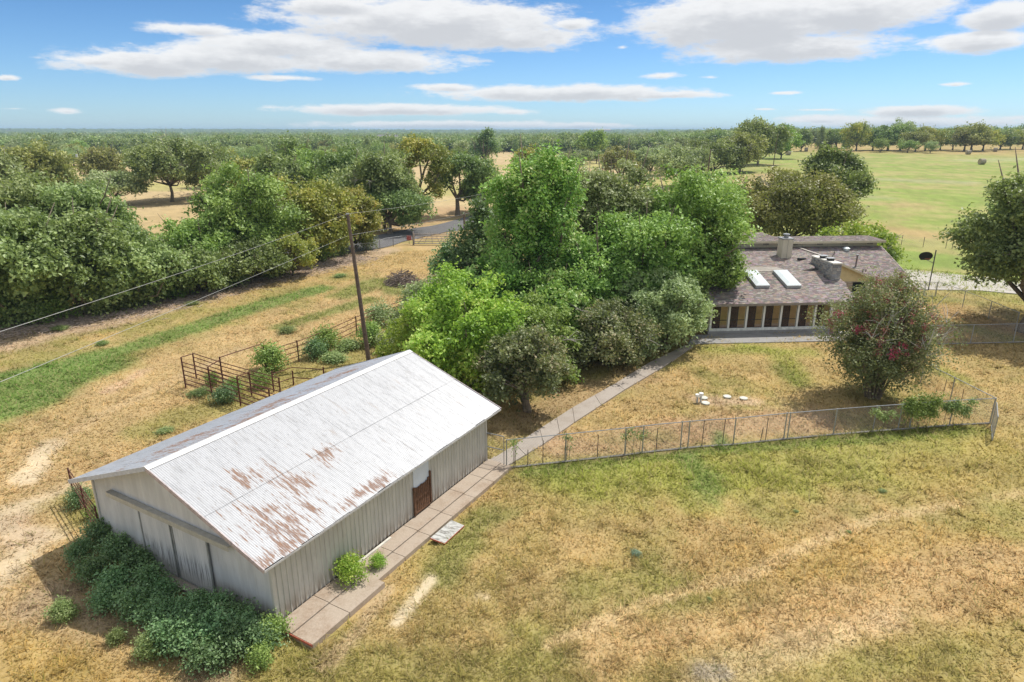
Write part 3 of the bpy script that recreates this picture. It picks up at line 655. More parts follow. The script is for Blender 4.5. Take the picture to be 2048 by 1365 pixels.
# ------------------------------------------------------------------ chain link fences
def fence(name, pts, label, h=1.45, posts=None, rail=True, mesh=.11, wire=.003, tp=None, group=None, postmat=GALV, curb=False):
    pts = [np.array([p[0], p[1], float(T(p[0], p[1]))]) for p in pts]
    root = empty(name, pts[0], label, 'fence', group)
    seg = [np.linalg.norm(b - a) for a, b in zip(pts, pts[1:])]; tot = sum(seg)
    def at(s):
        for a, b, l in zip(pts, pts[1:], seg):
            if s <= l or b is pts[-1]: return a + (b - a) * min(s / l, 1)
            s -= l
    if posts is None: posts = np.linspace(0, tot, max(2, int(tot / 2.9) + 1))
    for s in posts:
        p = at(s); MB().tube([p - [0, 0, .1], p + [0, 0, h + .03]], .03, 6).build('post', postmat, root)
    for (s, hh, ln) in (tp or []):
        p = at(s); MB().tube([p, p + [ln, 0, hh]], .018, 4).build('steel_post', TPOST, root)
    if rail: MB().tube([p + np.array([0, 0, h]) for p in pts], .022, 5).build('top_rail', GALV, root)
    if curb: MB().tube([p + np.array([0, 0, .05]) for p in pts], .05, 4).build('bottom_board', simple('grey_board', (.3, .28, .25), .9), root)
    if mesh:
        m = MB(); V = []; F = []; c = 0
        for a, b, l in zip(pts, pts[1:], seg):
            d = (b - a) / l; nrm = np.array([-d[1], d[0], 0])
            for sg in (1, -1):
                for s in np.arange(-h, l, mesh * 1.41):
                    s0, s1 = s, s + h; z0, z1 = 0.02, h
                    if sg < 0: z0, z1 = z1, z0
                    if s0 < 0: z0 += (z1 - z0) * (-s0) / h; s0 = 0
                    if s1 > l: z1 = z0 + (z1 - z0) * (l - s0) / (s1 - s0); s1 = l
                    if s1 - s0 < .02: continue
                    A = a + d * s0 + [0, 0, z0]; Bq = a + d * s1 + [0, 0, z1]; e = (Bq - A); e /= np.linalg.norm(e); k = np.cross(nrm, e) * wire
                    V += [A - k, A + k * .5 + nrm * wire, A + k * .5 - nrm * wire, Bq - k, Bq + k * .5 + nrm * wire, Bq + k * .5 - nrm * wire]
                    F += [(c, c + 1, c + 4, c + 3), (c + 1, c + 2, c + 5, c + 4), (c + 2, c, c + 3, c + 5)]; c += 6
        if V: MB().add(V, F).build('wire_mesh', GALV, root)
    return root
FP = [(1012, 938), (1131, 925), (1249, 912), (1312, 904), (1402, 895), (1466, 891), (1567, 880), (1666, 871), (1745, 864.5), (1818, 859), (1898, 852.5), (1980, 848)]
FW = [g(*p) for p in FP]
def dist_along(W, us):
    W2 = [np.array(w[:2]) for w in W]; cum = [0]
    for a, b in zip(W2, W2[1:]): cum.append(cum[-1] + np.linalg.norm(b - a))
    res = []
    for u in us:
        best = 0
        for i, (p, q_) in enumerate(zip(FP, FP[1:])):
            if p[0] <= u <= q_[0]: t = (u - p[0]) / (q_[0] - p[0]); best = cum[i] + t * (cum[i + 1] - cum[i])
        res.append(best)
    return res
tps = [(s, hh, ln) for s, hh, ln in zip(dist_along(FW, [1055, 1085, 1194, 1312, 1403, 1444, 1520, 1530]), [.85, 1.25, 1.25, 1.25, 1.45, 1.45, .8, 1.3], [0, 0, 0, 0, .02, .03, .06, 0])]
fence('chain_link_fence', FW, 'long chain link fence running from the barn gate across in front of the yard', posts=dist_along(FW, [1013, 1131, 1249, 1284, 1360, 1375, 1466, 1567, 1574, 1666, 1745, 1795, 1818, 1898, 1979]), tp=tps, curb=True)
bk = [g(1980, 848), g(1840, 770.5), g(1853, 690)]
fence('chain_link_fence', bk, 'chain link fence behind the pink crape myrtle, running back from the right yard corner', tp=[(2.2, 1.1, 0), (3.6, 1.15, .02), (6.6, 1.2, 0)])
fence('chain_link_fence', [g(1853, 690), g(1950, 688), g(2110, 684)], 'chain link fence crossing in the shade in front of the big right oak trunk', curb=True)
fence('chain_link_fence', [g(1815, 594), g(1846, 594)], 'short chain link fence between the house corner and the driveway gate', posts=[0, 1.5])
fence('chain_link_fence', [g(1870.6, 594.5), g(1915.4, 611), g(1974, 636), g(2030, 662)], 'chain link fence angling from the driveway gate to the right oak', wire=.003)
fence('wire_fence', [g(1766, 485), g(1824, 493.4), g(1903, 498), g(1960, 500), (g(2150, 508))], 'thin wire fence behind the house, between the green lawn and the hay field', h=1.3, mesh=.2, wire=.004, postmat=TPOST, rail=False, posts=[0, 2.4, 5, 7.5, 8.2, 11, 14, 17, 20])
fence('wire_fence', [g(690, 512), g(723, 508), g(746.4, 505.5), g(770.6, 496), g(805, 491), g(826, 491)], 'wire fence along the road, left of the white pipe gate', h=1.25, mesh=.2, wire=.005, postmat=TPOST, tp=[(3, 1.5, -.3)])

def gate_frame(name, a, b, h, label, mat=GALV, r=.022, mesh=True, rails=(.0, .5, 1.0), z0=.08, parts=None):
    a = np.array([a[0], a[1], float(T(a[0], a[1]))]); b = np.array([b[0], b[1], float(T(b[0], b[1]))]); root = empty(name, a, label, 'gate')
    u = np.array([0, 0, 1.])
    for t in (0, 1): p = a + (b - a) * t; MB().tube([p + u * z0, p + u * h], r, 6).build('stile', mat, root)
    for q_ in rails: z = z0 + (h - z0) * q_; MB().tube([a + u * z, b + u * z], r, 6).build('rail', mat, root)
    if mesh:
        l = np.linalg.norm(b - a); d = (b - a) / l; nrm = np.array([-d[1], d[0], 0]); V = []; F = []; c = 0; hh = h - z0; w = .003
        for sg in (1, -1):
            for s in np.arange(-hh, l, .14):
                s0, s1 = s, s + hh; za, zb = z0, h
                if sg < 0: za, zb = zb, za
                if s0 < 0: za += (zb - za) * (-s0) / hh; s0 = 0
                if s1 > l: zb = za + (zb - za) * (l - s0) / (s1 - s0); s1 = l
                if s1 - s0 < .02: continue
                A = a + d * s0 + u * za; Bq = a + d * s1 + u * zb; e = Bq - A; e /= np.linalg.norm(e); k = np.cross(nrm, e) * w
                V += [A - k, A + k * .5 + nrm * w, A + k * .5 - nrm * w, Bq - k, Bq + k * .5 + nrm * w, Bq + k * .5 - nrm * w]
                F += [(c, c + 1, c + 4, c + 3), (c + 1, c + 2, c + 5, c + 4), (c + 2, c, c + 3, c + 5)]; c += 6
        MB().add(V, F).build('wire_mesh', GALV, root)
    return root
gate_frame('yard_gate', B(BL + .05, -.08, 0), g(1008, 937), 1.6, 'closed chain link gate between the barn corner and the long yard fence', rails=(0, .55, 1))
gate_frame('yard_gate', g(1982, 853), g(1984, 884), 1.35, 'chain link gate swung open at the far right corner of the yard fence', rails=(0, 1))
gate_frame('driveway_gate', g(1848, 594), g(1869, 594.5), 1.4, 'chain link gate standing beside the basketball hoop and the concrete driveway', rails=(0, 1))
# white pipe road gate
def road_gate():
    a, b = g(829, 490.5), g(900, 490.5); root = empty('pipe_gate', a, 'wide white pipe gate with fan braces closing off the road', 'gate'); u = np.array([0, 0, 1.]); m = simple('white_gate_paint', (.40, .36, .34), .6)
    for t in (0, 1): p = a + (b - a) * t; MB().tube([p + u * .15, p + u * 1.55], .06, 6).build('stile', m, root)
    for z in (.2, .5, .85, 1.2, 1.5): MB().tube([a + u * z, b + u * z], .055, 5).build('rail', m, root)
    for t in (-.4, -.22, .22, .4): MB().tube([a + (b - a) * (.5 + t) + u * .2, a + (b - a) * (.5 + t * .55) + u * 1.25], .035, 5).build('brace', m, root)
    MB().tube([a + (b - a) * .5 + u * .2, a + (b - a) * .5 + u * 1.5], .04, 5).build('brace', m, root)
    for k in range(9):
        t = -.24 + .06 * k; MB().tube([a + (b - a) * (.5 + t * .6) + u * 1.2, a + (b - a) * (.5 + t * 1.1) + u * (1.75 - 2.2 * t * t)], .02, 4).build('fan_rod', m, root)
    for p in (a - (b - a) * .02, b + (b - a) * .02): MB().tube([p, p + u * 1.8], .09, 8).build('gate_post', m, root)
    s = g(818.5, 489); sr = empty('red_sign', s, 'small faded red sign on a post left of the pipe gate', 'sign')
    MB().tube([s, s + u * .75], .03, 5).build('post', TPOST, sr); MB().box(s + [-.32, -.06, .55], s + [.32, -.02, 1.2]).build('sign_face', simple('faded_red_sign', (.36, .07, .06), .6, 0, .4, 9), sr)
road_gate()

# ------------------------------------------------------------------ rusty pipe corral
def pipe_run(label, base, tops, rails, rmin=.35, extra=None, r=.036, cat='fence', name='pipe_fence'):
    root = empty(name, base[0], label, cat); u = np.array([0, 0, 1.])
    for p, h in zip(base, tops): MB().tube([p, p + u * h], r * 1.25, 6).build('post', RUST, root)
    for a, b in zip(base, base[1:]):
        for z in rails: MB().tube([a + u * z, b + u * z], r * .8, 5).build('rail', RUST, root)
    for (i, j, z) in (extra or []): MB().tube([base[i] + u * z, base[j] + u * z], r * .8, 5).build('header', RUST, root)
    return root
def hp(u, v, vt): p = g(u, v); return p, hgt(vt, p[1]) - p[2]
c0, h0 = hp(372, 777, 715); c1, h1 = hp(424.5, 793, 734); c2, h2 = hp(482, 814, 753); d0_, dh0 = hp(393, 757, 708); d1_, dh1 = hp(448, 777, 714); d2_, dh2 = hp(504, 794, 745); e_, eh = hp(532.5, 744, 686)
six = [.3, .58, .86, 1.14, 1.42, 1.66]
c3 = c2 + (c2 - c1); d3 = d2_ + (d2_ - d1_)
pipe_run('rusty pipe corral fence with six rails nearest the barn, left end of the cattle chute', [c0, c1, c2, c3], [h0, h1, h2, 1.7], six)
pipe_run('rusty pipe corral fence forming the far side of the cattle chute', [d0_, d1_, d2_, d3], [dh0, dh1, dh2, 1.7], six)
u_ = np.array([0, 0, 1.])
hd = empty('chute_header', c0 + u_ * h0, 'rusty crossbar over the left mouth of the cattle chute', 'crossbar'); MB().tube([c0 + u_ * h0, d0_ + u_ * dh0], .03, 5).build('pipe', RUST, hd)
hd = empty('chute_header', c1 + u_ * h1, 'rusty crossbar over the middle of the cattle chute', 'crossbar'); MB().tube([c1 + u_ * h1, d1_ + u_ * h1], .03, 5).build('pipe', RUST, hd)
hd = empty('chute_header', c2 + u_ * h2, 'rusty crossbar over the chute end beside the barn roof', 'crossbar'); MB().tube([c2 + u_ * h2, d2_ + u_ * dh2], .03, 5).build('pipe', RUST, hd)
hd = empty('gateway_frame', e_, 'tall rusty gateway pipe frame standing over the corral', 'gateway'); MB().tube([e_, e_ + u_ * eh], .045, 6).build('post', RUST, hd); MB().tube([d1_ + u_ * (dh1 - .04), e_ + u_ * (eh - .04)], .03, 5).build('header', RUST, hd)
lf = [g(534, 745), g(598, 724), g(656, 700), g(714, 671), g(772, 647), g(830, 628)]
pipe_run('long rusty pipe fence behind the tall wooden utility pole, overgrown with weeds', lf, [1.5] * 6, [.4, .75, 1.1, 1.42])
k0, kh = hp(587.6, 771, 742); pipe_run('low rusty pipe fence just behind the far slope of the barn roof', [g(548, 785), k0, g(650, 775)], [1.3, kh, 1.3], [.5, 1.15])
pa = g(150, 1002); pb = B(-.1, BW + .15, 0); pa = np.array([pb[0] - 2.0, pb[1] + 1.25, 0])
pipe_run('rusty pipe panel standing against the left corner of the barn', [g(150, 1000), (g(150, 1000) + pb) / 2, pb], [1.5, 1.5, 1.5], [.15, .42, .7, .97, 1.22, 1.46], r=.026, cat='panel', name='rusty_pipe_barrier')

# ------------------------------------------------------------------ power poles and lines
def pole(base, top, label, r=.13, can=False, group=None):
    root = empty('utility_pole', base, label, 'utility pole', group); base = np.array(base); top = np.array(top)
    MB().tube([base - [0, 0, .2], base + (top - base) * .5, top], [r * 1.2, r, r * .75], 9).build('pole_shaft', POLE, root)
    MB().tube([top - [0, 0, .05], top + [0, 0, .03]], r * .85, 8).build('pole_cap', GALV, root)
    if can: MB().tube([top + [-.45, 0, -2.0], top + [-.45, 0, -1.2]], .28, 10).build('transformer', simple('pale_transformer', (.6, .62, .64), .5), root)
    return root
p1b = g(738, 724); p1t = np.array([gz(695, 428, 9.7)[0], gz(695, 428, 9.7)[1], 9.7]); pole(p1b, p1t, 'tall leaning wooden utility pole rising just behind the barn roof')
p2b = np.array([.7, 63, 0]); p2t = p2b + [0, 0, 9.8]; pole(p2b, p2t, 'wooden utility pole hidden among the vine covered trees')
p3b = np.array([-15.4, 3.0, 0]); p3t = p3b + [0, 0, 9.9]; pole(p3b, p3t, 'wooden utility pole at the left edge of the property')
def wire(a, b, label, sag=.4, r=.008):
    a = np.array(a); b = np.array(b); m = MB(); pts = [a + (b - a) * t - np.array([0, 0, sag * 4 * t * (1 - t)]) for t in np.linspace(0, 1, 17)]
    tag(MB().tube(pts, r, 4).build('power_line', simple('aluminium_cable', (.30, .30, .29), .5, .3, .1, 4), None), label, 'power line')
dz = np.array([0, 0, 1.35])
wire(p1t, p3t, 'upper overhead power line running left from the tall leaning pole', .25); wire(p1t - dz, p3t - dz * 1.1, 'lower overhead power line running left from the tall leaning pole', .1)
wire(p1t, p2t, 'upper overhead power line from the leaning pole towards the vine covered tree', .2); wire(p1t - dz, p2t - dz, 'lower overhead power line from the leaning pole towards the vine covered tree', .2)
b_, h_ = hp(174, 362, 297); pole(b_, gz(154, 300, 9.6), 'thin leaning utility pole with a grey transformer, in the left woods', can=True)
b_, h_ = hp(1409, 405, 300); pa1 = b_ + [.3, 0, h_]; pole(b_, pa1, 'utility pole standing in the dry strip left of the bronze tree')
b_, h_ = hp(1546, 335, 268); pa2 = b_ + [.3, 0, h_]; pole(b_, pa2, 'utility pole at the foot of the tall tree row by the field')
b_, h_ = hp(1622, 296, 262); pa3 = b_ + [0, 0, h_]; pole(b_, pa3, 'farthest utility pole, behind the hay bales at the field edge')
wire(pa1, pa2, 'thin power line strung between the poles beside the hay field', 1.2); wire(pa2, pa3, 'thin power line reaching the farthest pole at the field edge', 1.2)
b_, h_ = hp(929, 459, 428); pole(b_, b_ + [0, 0, 2.6], 'short thick wooden post beside the road, right of the pipe gate', r=.16)

# ------------------------------------------------------------------ the house
HA = np.array([14.949, 47.469, 0]); HY = R_(4.6); HX_ = np.array([math.cos(HY), math.sin(HY), 0]); HYv = np.array([-HX_[1], HX_[0], 0])
def W(x, y, z): return HA + HX_ * x + HYv * y + np.array([0, 0, z])
def Hc(p): q_ = np.asarray(p) - HA; return np.array([q_ @ HX_, q_ @ HYv, q_[2]])
def rplane(u, v, z0, y0, sy, x0=0, sx=0):
    """pixel ray hits the roof plane z = z0 + sy*(y-y0) + sx*(x-x0) (house axes)"""
    n = np.array([0, 0, 1.]) - HYv * sy - HX_ * sx; return Hc(plane_hit(u, v, W(x0, y0, z0), n))
def house():
    root = empty('ranch_house', HA, 'single storey cream house with brown shingle roofs and a glazed sunroom', 'house'); rng = random.Random(5)
    pal = [(.19, .15, .135), (.28, .225, .20), (.15, .125, .115), (.33, .265, .235), (.24, .205, .195), (.36, .30, .275), (.18, .145, .13), (.27, .20, .17)]
    def roof(poly, name='roof'):
        """poly of house-frame points lying in one plane -> deck and laid shingle tabs"""
        P = [np.array(p, float) for p in poly]; n = np.cross(P[1] - P[0], P[2] - P[0]); n /= np.linalg.norm(n)
        if n[2] < 0: P = P[::-1]; n = -n
        Pw = [W(*p) for p in P]; nw = HX_ * n[0] + HYv * n[1] + np.array([0, 0, n[2]])
        deck = MB().prism([p - nw * .09 for p in Pw], .09, nw).build(name, simple('roof_felt', (.10, .085, .075), .95), root)
        dn = np.array([n[0], n[1], 0]); dn /= np.linalg.norm(dn); up = -dn + np.array([0, 0, np.hypot(n[0], n[1]) / n[2]]); up /= np.linalg.norm(up); hz = np.cross(up, n)
        o = P[0]; A = [((p - o) @ hz, (p - o) @ up) for p in P]; a0 = min(a for a, b in A); a1 = max(a for a, b in A); b0 = min(b for a, b in A); b1 = max(b for a, b in A)
        V = []; F = []; C = []; c = 0; row = 0; b = b0
        while b < b1:
            a = a0 - rng.random() * .3
            while a < a1:
                w = rng.choice((.17, .24, .3, .36)); ca, cb = a + w / 2, b + .07
                if inside(A, np.array(ca), np.array(cb)):
                    e = .004; a_, a2 = a + e, a + w - e; hgt_ = rng.choice((.012, .016, .02)); col = tuple(x * rng.uniform(.85, 1.15) for x in rng.choice(pal))
                    for (x, y, z) in ((a_, b, .001), (a2, b, .001), (a2, b, hgt_), (a_, b, hgt_), (a2, min(b + .16, b1), .006), (a_, min(b + .16, b1), .006)):
                        q_ = o + hz * min(max(x, a0), a1) + up * y + n * z; V.append(W(*q_)); C.append(col)
                    F += [(c, c + 1, c + 2, c + 3), (c + 3, c + 2, c + 4, c + 5)]; c += 6
                a += w
            b += .145; row += 1
        m = MB(); m.v = [tuple(v) for v in V]; m.f = F; m.c = C
        s = m.build('shingles', SHING, deck); s['kind'] = 'stuff'; return deck, nw
    def board(a, b, w, h, name, mat=CREAM, par=root): return MB().beam(W(*a), W(*b), w, h).build(name, mat, par)
    # --- sunroom roof
    SZ, SY, SS = 2.45, -.35, .27
    S = [rplane(u, v, SZ, SY, SS) for u, v in ((1708, 603), (1709, 594), (1681, 557), (1653, 559), (1644, 541.5))]
    yTop = S[4][1]; zTop = SZ + SS * (yTop - SY)
    Sp = [(-.6, SY, SZ), (S[0][0], SY, SZ), tuple(S[1]), tuple(S[2]), tuple(S[3]), (S[4][0], yTop, zTop), (-.6, yTop, zTop)]
    dS, nS = roof(Sp); board((-.6, SY - .02, SZ - .09), (S[0][0], SY - .02, SZ - .09), .03, .17, 'fascia', simple('brown_grey_fascia', (.25, .22, .19), .8))
    # --- right wing roof Q, clerestory, middle gable M, left roof L
    YC, ZC = 11.5, 4.57
    roof([(11.2, 6.2, 2.70 + .42 * (6.2 - 7.04)), (20.2, 6.9, 2.70 + .42 * (6.9 - 7.04)), (20.2, YC, ZC), (11.2, YC, ZC)]) if False else roof([(13.6, 6.9, 2.641), (20.2, 6.9, 2.641), (20.2, YC, 4.573), (12.3, YC, 4.573), (12.3, 10.9, 4.321)])
    board((14.5, 6.88, 2.56), (20.2, 6.88, 2.56), .03, .16, 'fascia'); MB().beam(W(20.22, 6.9, 2.58), W(20.22, YC, 4.5), .03, .16).build('fascia', CREAM, root)
    RX, RZ, RY = 12.3, 4.52, 6.8; MS = .22
    roof([(RX, RY - .35, RZ), (RX, 11.4, RZ), (17.5, 11.4, RZ - .42 * 5.2), (17.5, RY - .35, RZ - .42 * 5.2)])
    roof([(RX, RY - .35, RZ), (RX, 11.42, RZ), (11.9, 11.42, RZ - MS * .4), (6.0, 4.7, RZ - MS * 6.3), (10.25, 4.7, RZ - MS * 2.05), (10.75, RY - .35, RZ - MS * 1.55)])
    MB().beam(W(6.0, 4.69, RZ - MS * 6.3 - .05), W(10.25, 4.69, RZ - MS * 2.05 - .05), .03, .12).build('flashing', simple('dull_flashing', (.30, .27, .25), .6, .2), root)
    MB().add([W(6.0, 4.8, 2.6), W(10.7, 4.8, 2.6), W(10.7, 4.8, 3.5), W(6.0, 4.8, RZ - MS * 6.3 - .1)], [(0, 1, 2, 3)]).add([W(10.7, 4.8, 2.0), W(10.7, RY, 2.0), W(10.7, RY, RZ - MS * 1.6 - .1), W(10.7, 4.8, 3.4)], [(0, 1, 2, 3)]).build('parapet_wall', CREAM, root)
    roof([(-3.2, 4.2, ZC - .2 * 7.3), (7.2, 4.2, ZC - .2 * 7.3), (12.4, YC, ZC), (-3.2, YC, ZC)])
    MB().beam(W(RX - .08, RY - .35, RZ + .02), W(RX - .08, 11.4, RZ + .02), .2, .07).build('ridge_cap', simple('ridge_flashing', (.42, .38, .34), .7), root)
    MB().beam(W(RX, RY - .38, RZ - .07), W(17.55, RY - .38, RZ - .42 * 5.25 - .07), .04, .17).build('rake_board', CREAM, root)
    # clerestory walls, vents, roofs
    def cler(x0, x1, y, z0, z1, depth_, zr, nv):
        w_ = MB().prism([W(x0, y, z0 - .2), W(x1, y, z0 - .2), W(x1, y + .12, z0 - .2), W(x0, y + .12, z0 - .2)], z1 - z0 + .2).build('clerestory_wall', simple('pale_cream_wall', (.62, .59, .50), .7, 0, .08, 2), root)
        for k in range(nv):
            x = x0 + (x1 - x0) * (k + .6) / nv; MB().prism([W(x, y - .03, z1 - .30), W(x + .55, y - .03, z1 - .30), W(x + .55, y - .004, z1 - .30), W(x, y - .004, z1 - .30)], .17).build('vent', simple('vent_grille', (.30, .29, .27), .7), w_)
        n = int((x1 - x0) / 1.22)
        for k in range(n + 1):
            x = x0 + k * 1.22; MB().prism([W(x, y - .012, z0 - .15), W(x + .02, y - .012, z0 - .15), W(x + .02, y - .002, z0 - .15), W(x, y - .002, z0 - .15)], z1 - z0 + .15).build('seam', simple('seam_line', (.38, .36, .31), .8), w_)
        roof([(x0 - .5, y - .55, zr), (x1 + .45, y - .55, zr), (x1 + .45, y + depth_, zr + .02 * depth_), (x0 - .5, y + depth_, zr + .02 * depth_)])
        MB().beam(W(x0 - .5, y - .57, zr - .09), W(x1 + .45, y - .57, zr - .09), .035, .2).build('fascia', CREAM, root)
    cler(-3.0, 10.2, YC, ZC, ZC + .52, 4.2, ZC + .66, 4); cler(10.25, 19.9, YC + .15, ZC, ZC + .45, 2.2, ZC + .56, 4)
    # back mass behind the clerestory
    MB().prism([W(-2.9, YC + .2, 0), W(19.8, YC + .4, 0), W(19.8, YC + 6.2, 0), W(-2.9, YC + 6.2, 0)], ZC).build('back_wall', BRICKM, root)
    # --- walls
    def brickwall(x0, x1, y, z0, z1, name='brick_wall', top=None):
        w_ = MB().prism([W(x0, y, z0), W(x1, y, z0), W(x1, y + .2, z0), W(x0, y + .2, z0)], z1 - z0, c=(.40, .36, .31)).build(name, BRICKM, root)
        m = MB(); row = 0; z = z0
        while z < z1 - .06:
            x = x0 + (.11 if row % 2 else 0)
            while x < x1 - .2:
                c_ = rng.choice([(.42, .33, .26), (.50, .42, .34), (.36, .27, .21), (.55, .48, .40), (.46, .36, .29)]); m.prism([W(x, y - .014, z + .008), W(x + .21, y - .014, z + .008), W(x + .21, y - .001, z + .008), W(x, y - .001, z + .008)], .062, c=c_); x += .225
            z += .075; row += 1
        m.build('brick', BRICKM, w_)['kind'] = 'stuff'; return w_
    brickwall(10.7, 16.9, RY, 0, 2.35); brickwall(16.95, 19.8, 7.5, 0, 2.5)
    MB().prism([W(19.6, 7.4, 0), W(19.8, 7.4, 0), W(19.8, YC, 0), W(19.6, YC, 0)], 2.55).build('end_wall', CREAM, root)
    MB().add([W(19.75, 7.4, 2.5), W(19.75, YC, 2.5), W(19.75, YC, 4.45)], [(0, 1, 2)]).build('gable_end', CREAM, root)
    MB().add([W(10.7, RY - .01, 2.35), W(16.9, RY - .01, 2.35), W(16.9, RY - .01, 2.46), W(RX, RY - .01, RZ - .10), W(10.7, RY - .01, RZ - MS * 1.6 - .1)], [(0, 1, 2, 3, 4)]).build('gable_siding', CREAMY, root)
    # window in the brick wall
    c = [Hc(plane_hit(u, v, W(0, RY - .03, 0), HYv)) for u, v in ((1707, 566), (1724, 586))]
    xa, xb, zb, zt = c[0][0], c[1][0] + .15, c[1][2], c[0][2]; zb = max(zb, .9)
    def rect(x0, x1, y, z0, z1, d): return [W(x0, y, z0), W(x1, y, z0), W(x1, y + d, z0), W(x0, y + d, z0)], z1 - z0
    GL = NB('dark_window_glass'); GLm = GL.done(GL.bsdf((.012, .016, .018), .08, 0, .5))
    w_ = MB().prism(*rect(xa - .05, xb + .05, RY - .035, zb - .05, zt + .05, .03)).build('window', simple('dark_bronze_frame', (.035, .05, .045), .5), root)
    for z0, z1 in ((zb, (zb + zt) / 2 - .02), ((zb + zt) / 2 + .02, zt)): MB().prism(*rect(xa, xb, RY - .046, z0, z1, .009)).build('pane', GLm, w_)
    MB().prism(*rect(xa - .02, xb + .02, RY - .052, (zb + zt) / 2 - .018, (zb + zt) / 2 + .018, .015)).build('sash_bar', simple('grey_sash', (.35, .4, .4), .5), w_)
    # --- sunroom: plinth, sill, mullions, windows, interior
    xw = [Hc(plane_hit(u, 640, W(0, 0, 0), HYv))[0] for u in (1421.5, 1457.3, 1492.2, 1526.5, 1560.5, 1594, 1628.2, 1659.5)]
    x0, x1 = xw[0] - .1, xw[-1] + .1; xe = S[0][0] - .35
    MB().prism([W(x0 - .05, -.02, 0), W(xe, -.02, 0), W(xe, .15, 0), W(x0 - .05, .15, 0)], .28).build('stone_plinth', concrete('plinth_stone', (.33, .32, .31), (.2, .19, .18), .6), root)
    MB().prism([W(x0, -.06, .28), W(x1, -.06, .28), W(x1, .1, .28), W(x0, .1, .28)], .22).build('sill_board', simple('white_sill', (.66, .66, .62), .6), root)
    MB().prism([W(x0, -.04, 2.28), W(xe, -.04, 2.28), W(xe, .1, 2.28), W(x0, .1, 2.28)], .16).build('header_board', CREAM, root)
    for i, x in enumerate(xw): MB().prism([W(x - .075, -.05, .5), W(x + .075, -.05, .5), W(x + .075, .1, .5), W(x - .075, .1, .5)], 1.78).build('mullion', simple('white_mullion', (.72, .71, .66), .6, 0, .05, 2), root)
    brickwall(x1, xe, 0.0, .28, 2.28)
    FRM = simple('dark_window_frame', (.03, .03, .03), .5); b = NB('tinted_window_glass')
    gls = b.n('ShaderNodeBsdfGlossy'); gls.inputs['Roughness'].default_value = .04; gls.inputs['Color'].default_value = (.6, .6, .6, 1); tr = b.n('ShaderNodeBsdfTransparent'); tr.inputs[0].default_value = (.95, .94, .92, 1)
    mx = b.n('ShaderNodeMixShader'); mx.inputs[0].default_value = .10; b.l(tr.outputs[0], mx.inputs[1]); b.l(gls.outputs[0], mx.inputs[2]); GLS = b.done(mx)
    b = NB('insect_screen'); df = b.n('ShaderNodeBsdfDiffuse'); df.inputs[0].default_value = (.07, .05, .045, 1); tr = b.n('ShaderNodeBsdfTransparent'); mx = b.n('ShaderNodeMixShader'); mx.inputs[0].default_value = .42; b.l(tr.outputs[0], mx.inputs[1]); b.l(df.outputs[0], mx.inputs[2]); SCR = b.done(mx)
    for i in range(len(xw) - 1):
        a, e = xw[i] + .075, xw[i + 1] - .075; mid = a + (e - a) * .50; z0, z1 = .5, 2.28; zm = z0 + .62
        f = MB()
        for x in (a + .02, mid, e - .02): f.prism(*rect(x - .02, x + .02, -.01, z0, z1, .03))
        f.prism(*rect(a, e, -.014, zm - .022, zm + .022, .035)); f.prism(*rect(a, e, -.012, z0, z0 + .04, .03)); f.prism(*rect(a, e, -.012, z1 - .04, z1, .03))
        wn = f.build('window', FRM, root)
        for (xa_, xb_) in ((a + .04, mid - .02), (mid + .02, e - .04)):
            for (za, zb_) in ((z0 + .04, zm - .022), (zm + .022, z1 - .04)): MB().prism(*rect(xa_, xb_, .006, za, zb_, .006)).build('pane', GLS, wn)
        MB().prism(*rect(a + .04, mid - .02, -.006, z0 + .04, z1 - .04, .002)).build('screen', SCR, wn)
        MB().prism(*rect(e - .07, e - .045, -.018, z0 + .05, z1 - .05, .008)).build('stop_bead', CREAM, wn)
    wf = simple('orange_wood_floor', (.72, .38, .14), .4, 0, .3, 2); MB().prism([W(x0, .15, .1), W(xe, .15, .1), W(xe, yTop - .3, .1), W(x0, yTop - .3, .1)], .15).build('sunroom_floor', wf, root)
    MB().prism([W(x0, 1.35, .1), W(xe, 1.35, .1), W(xe, 1.55, .1), W(x0, 1.55, .1)], 2.6).build('sunroom_back_wall', simple('warm_panelling', (.90, .60, .30), .6, 0, .15, 2), root)  # back wall set forward in the room so window light brightens it
    for x in (x0 - .02, xe): MB().add([W(x, .1, .0), W(x, yTop - .2, .0), W(x, yTop - .2, zTop - .25), W(x, .1, 2.4), W(x + .12, .1, .0), W(x + .12, yTop - .2, .0), W(x + .12, yTop - .2, zTop - .25), W(x + .12, .1, 2.4)], [(0, 1, 2, 3), (7, 6, 5, 4), (0, 3, 7, 4), (1, 0, 4, 5), (3, 2, 6, 7)]).build('side_wall', CREAM, root)
    # skylights with bevelled domes
    frm = simple('skylight_frame', (.42, .45, .47), .5, .3, .1, 5); bd = NB('white_acrylic'); dome = bd.done(bd.bsdf((.72, .78, .80), .25, 0, .5))
    for (ul, ur, ul2, ur2) in ((1486.6, 1514, 1508, 1535.5), (1546, 1575, 1569.5, 1598)):
        A = rplane(ul, 543, SZ, SY, SS); Bq = rplane(ur, 543, SZ, SY, SS); C_ = rplane(ur2, 578, SZ, SY, SS); D = rplane(ul2, 578, SZ, SY, SS)
        xa_, xb_ = (A[0] + D[0]) / 2 - .0, (Bq[0] + C_[0]) / 2; ya, yb = A[1] - .25, C_[1] + .1
        zf = lambda y: SZ + SS * (y - SY)
        up = np.array([0, -SS, 1.]) / math.hypot(SS, 1); n_ = HX_ * up[0] + HYv * up[1] + np.array([0, 0, up[2]])
        k = MB().prism([W(xa_, yb, zf(yb) - .05), W(xb_, yb, zf(yb) - .05), W(xb_, ya, zf(ya) - .05), W(xa_, ya, zf(ya) - .05)], .30, n_).build('skylight', frm, root)
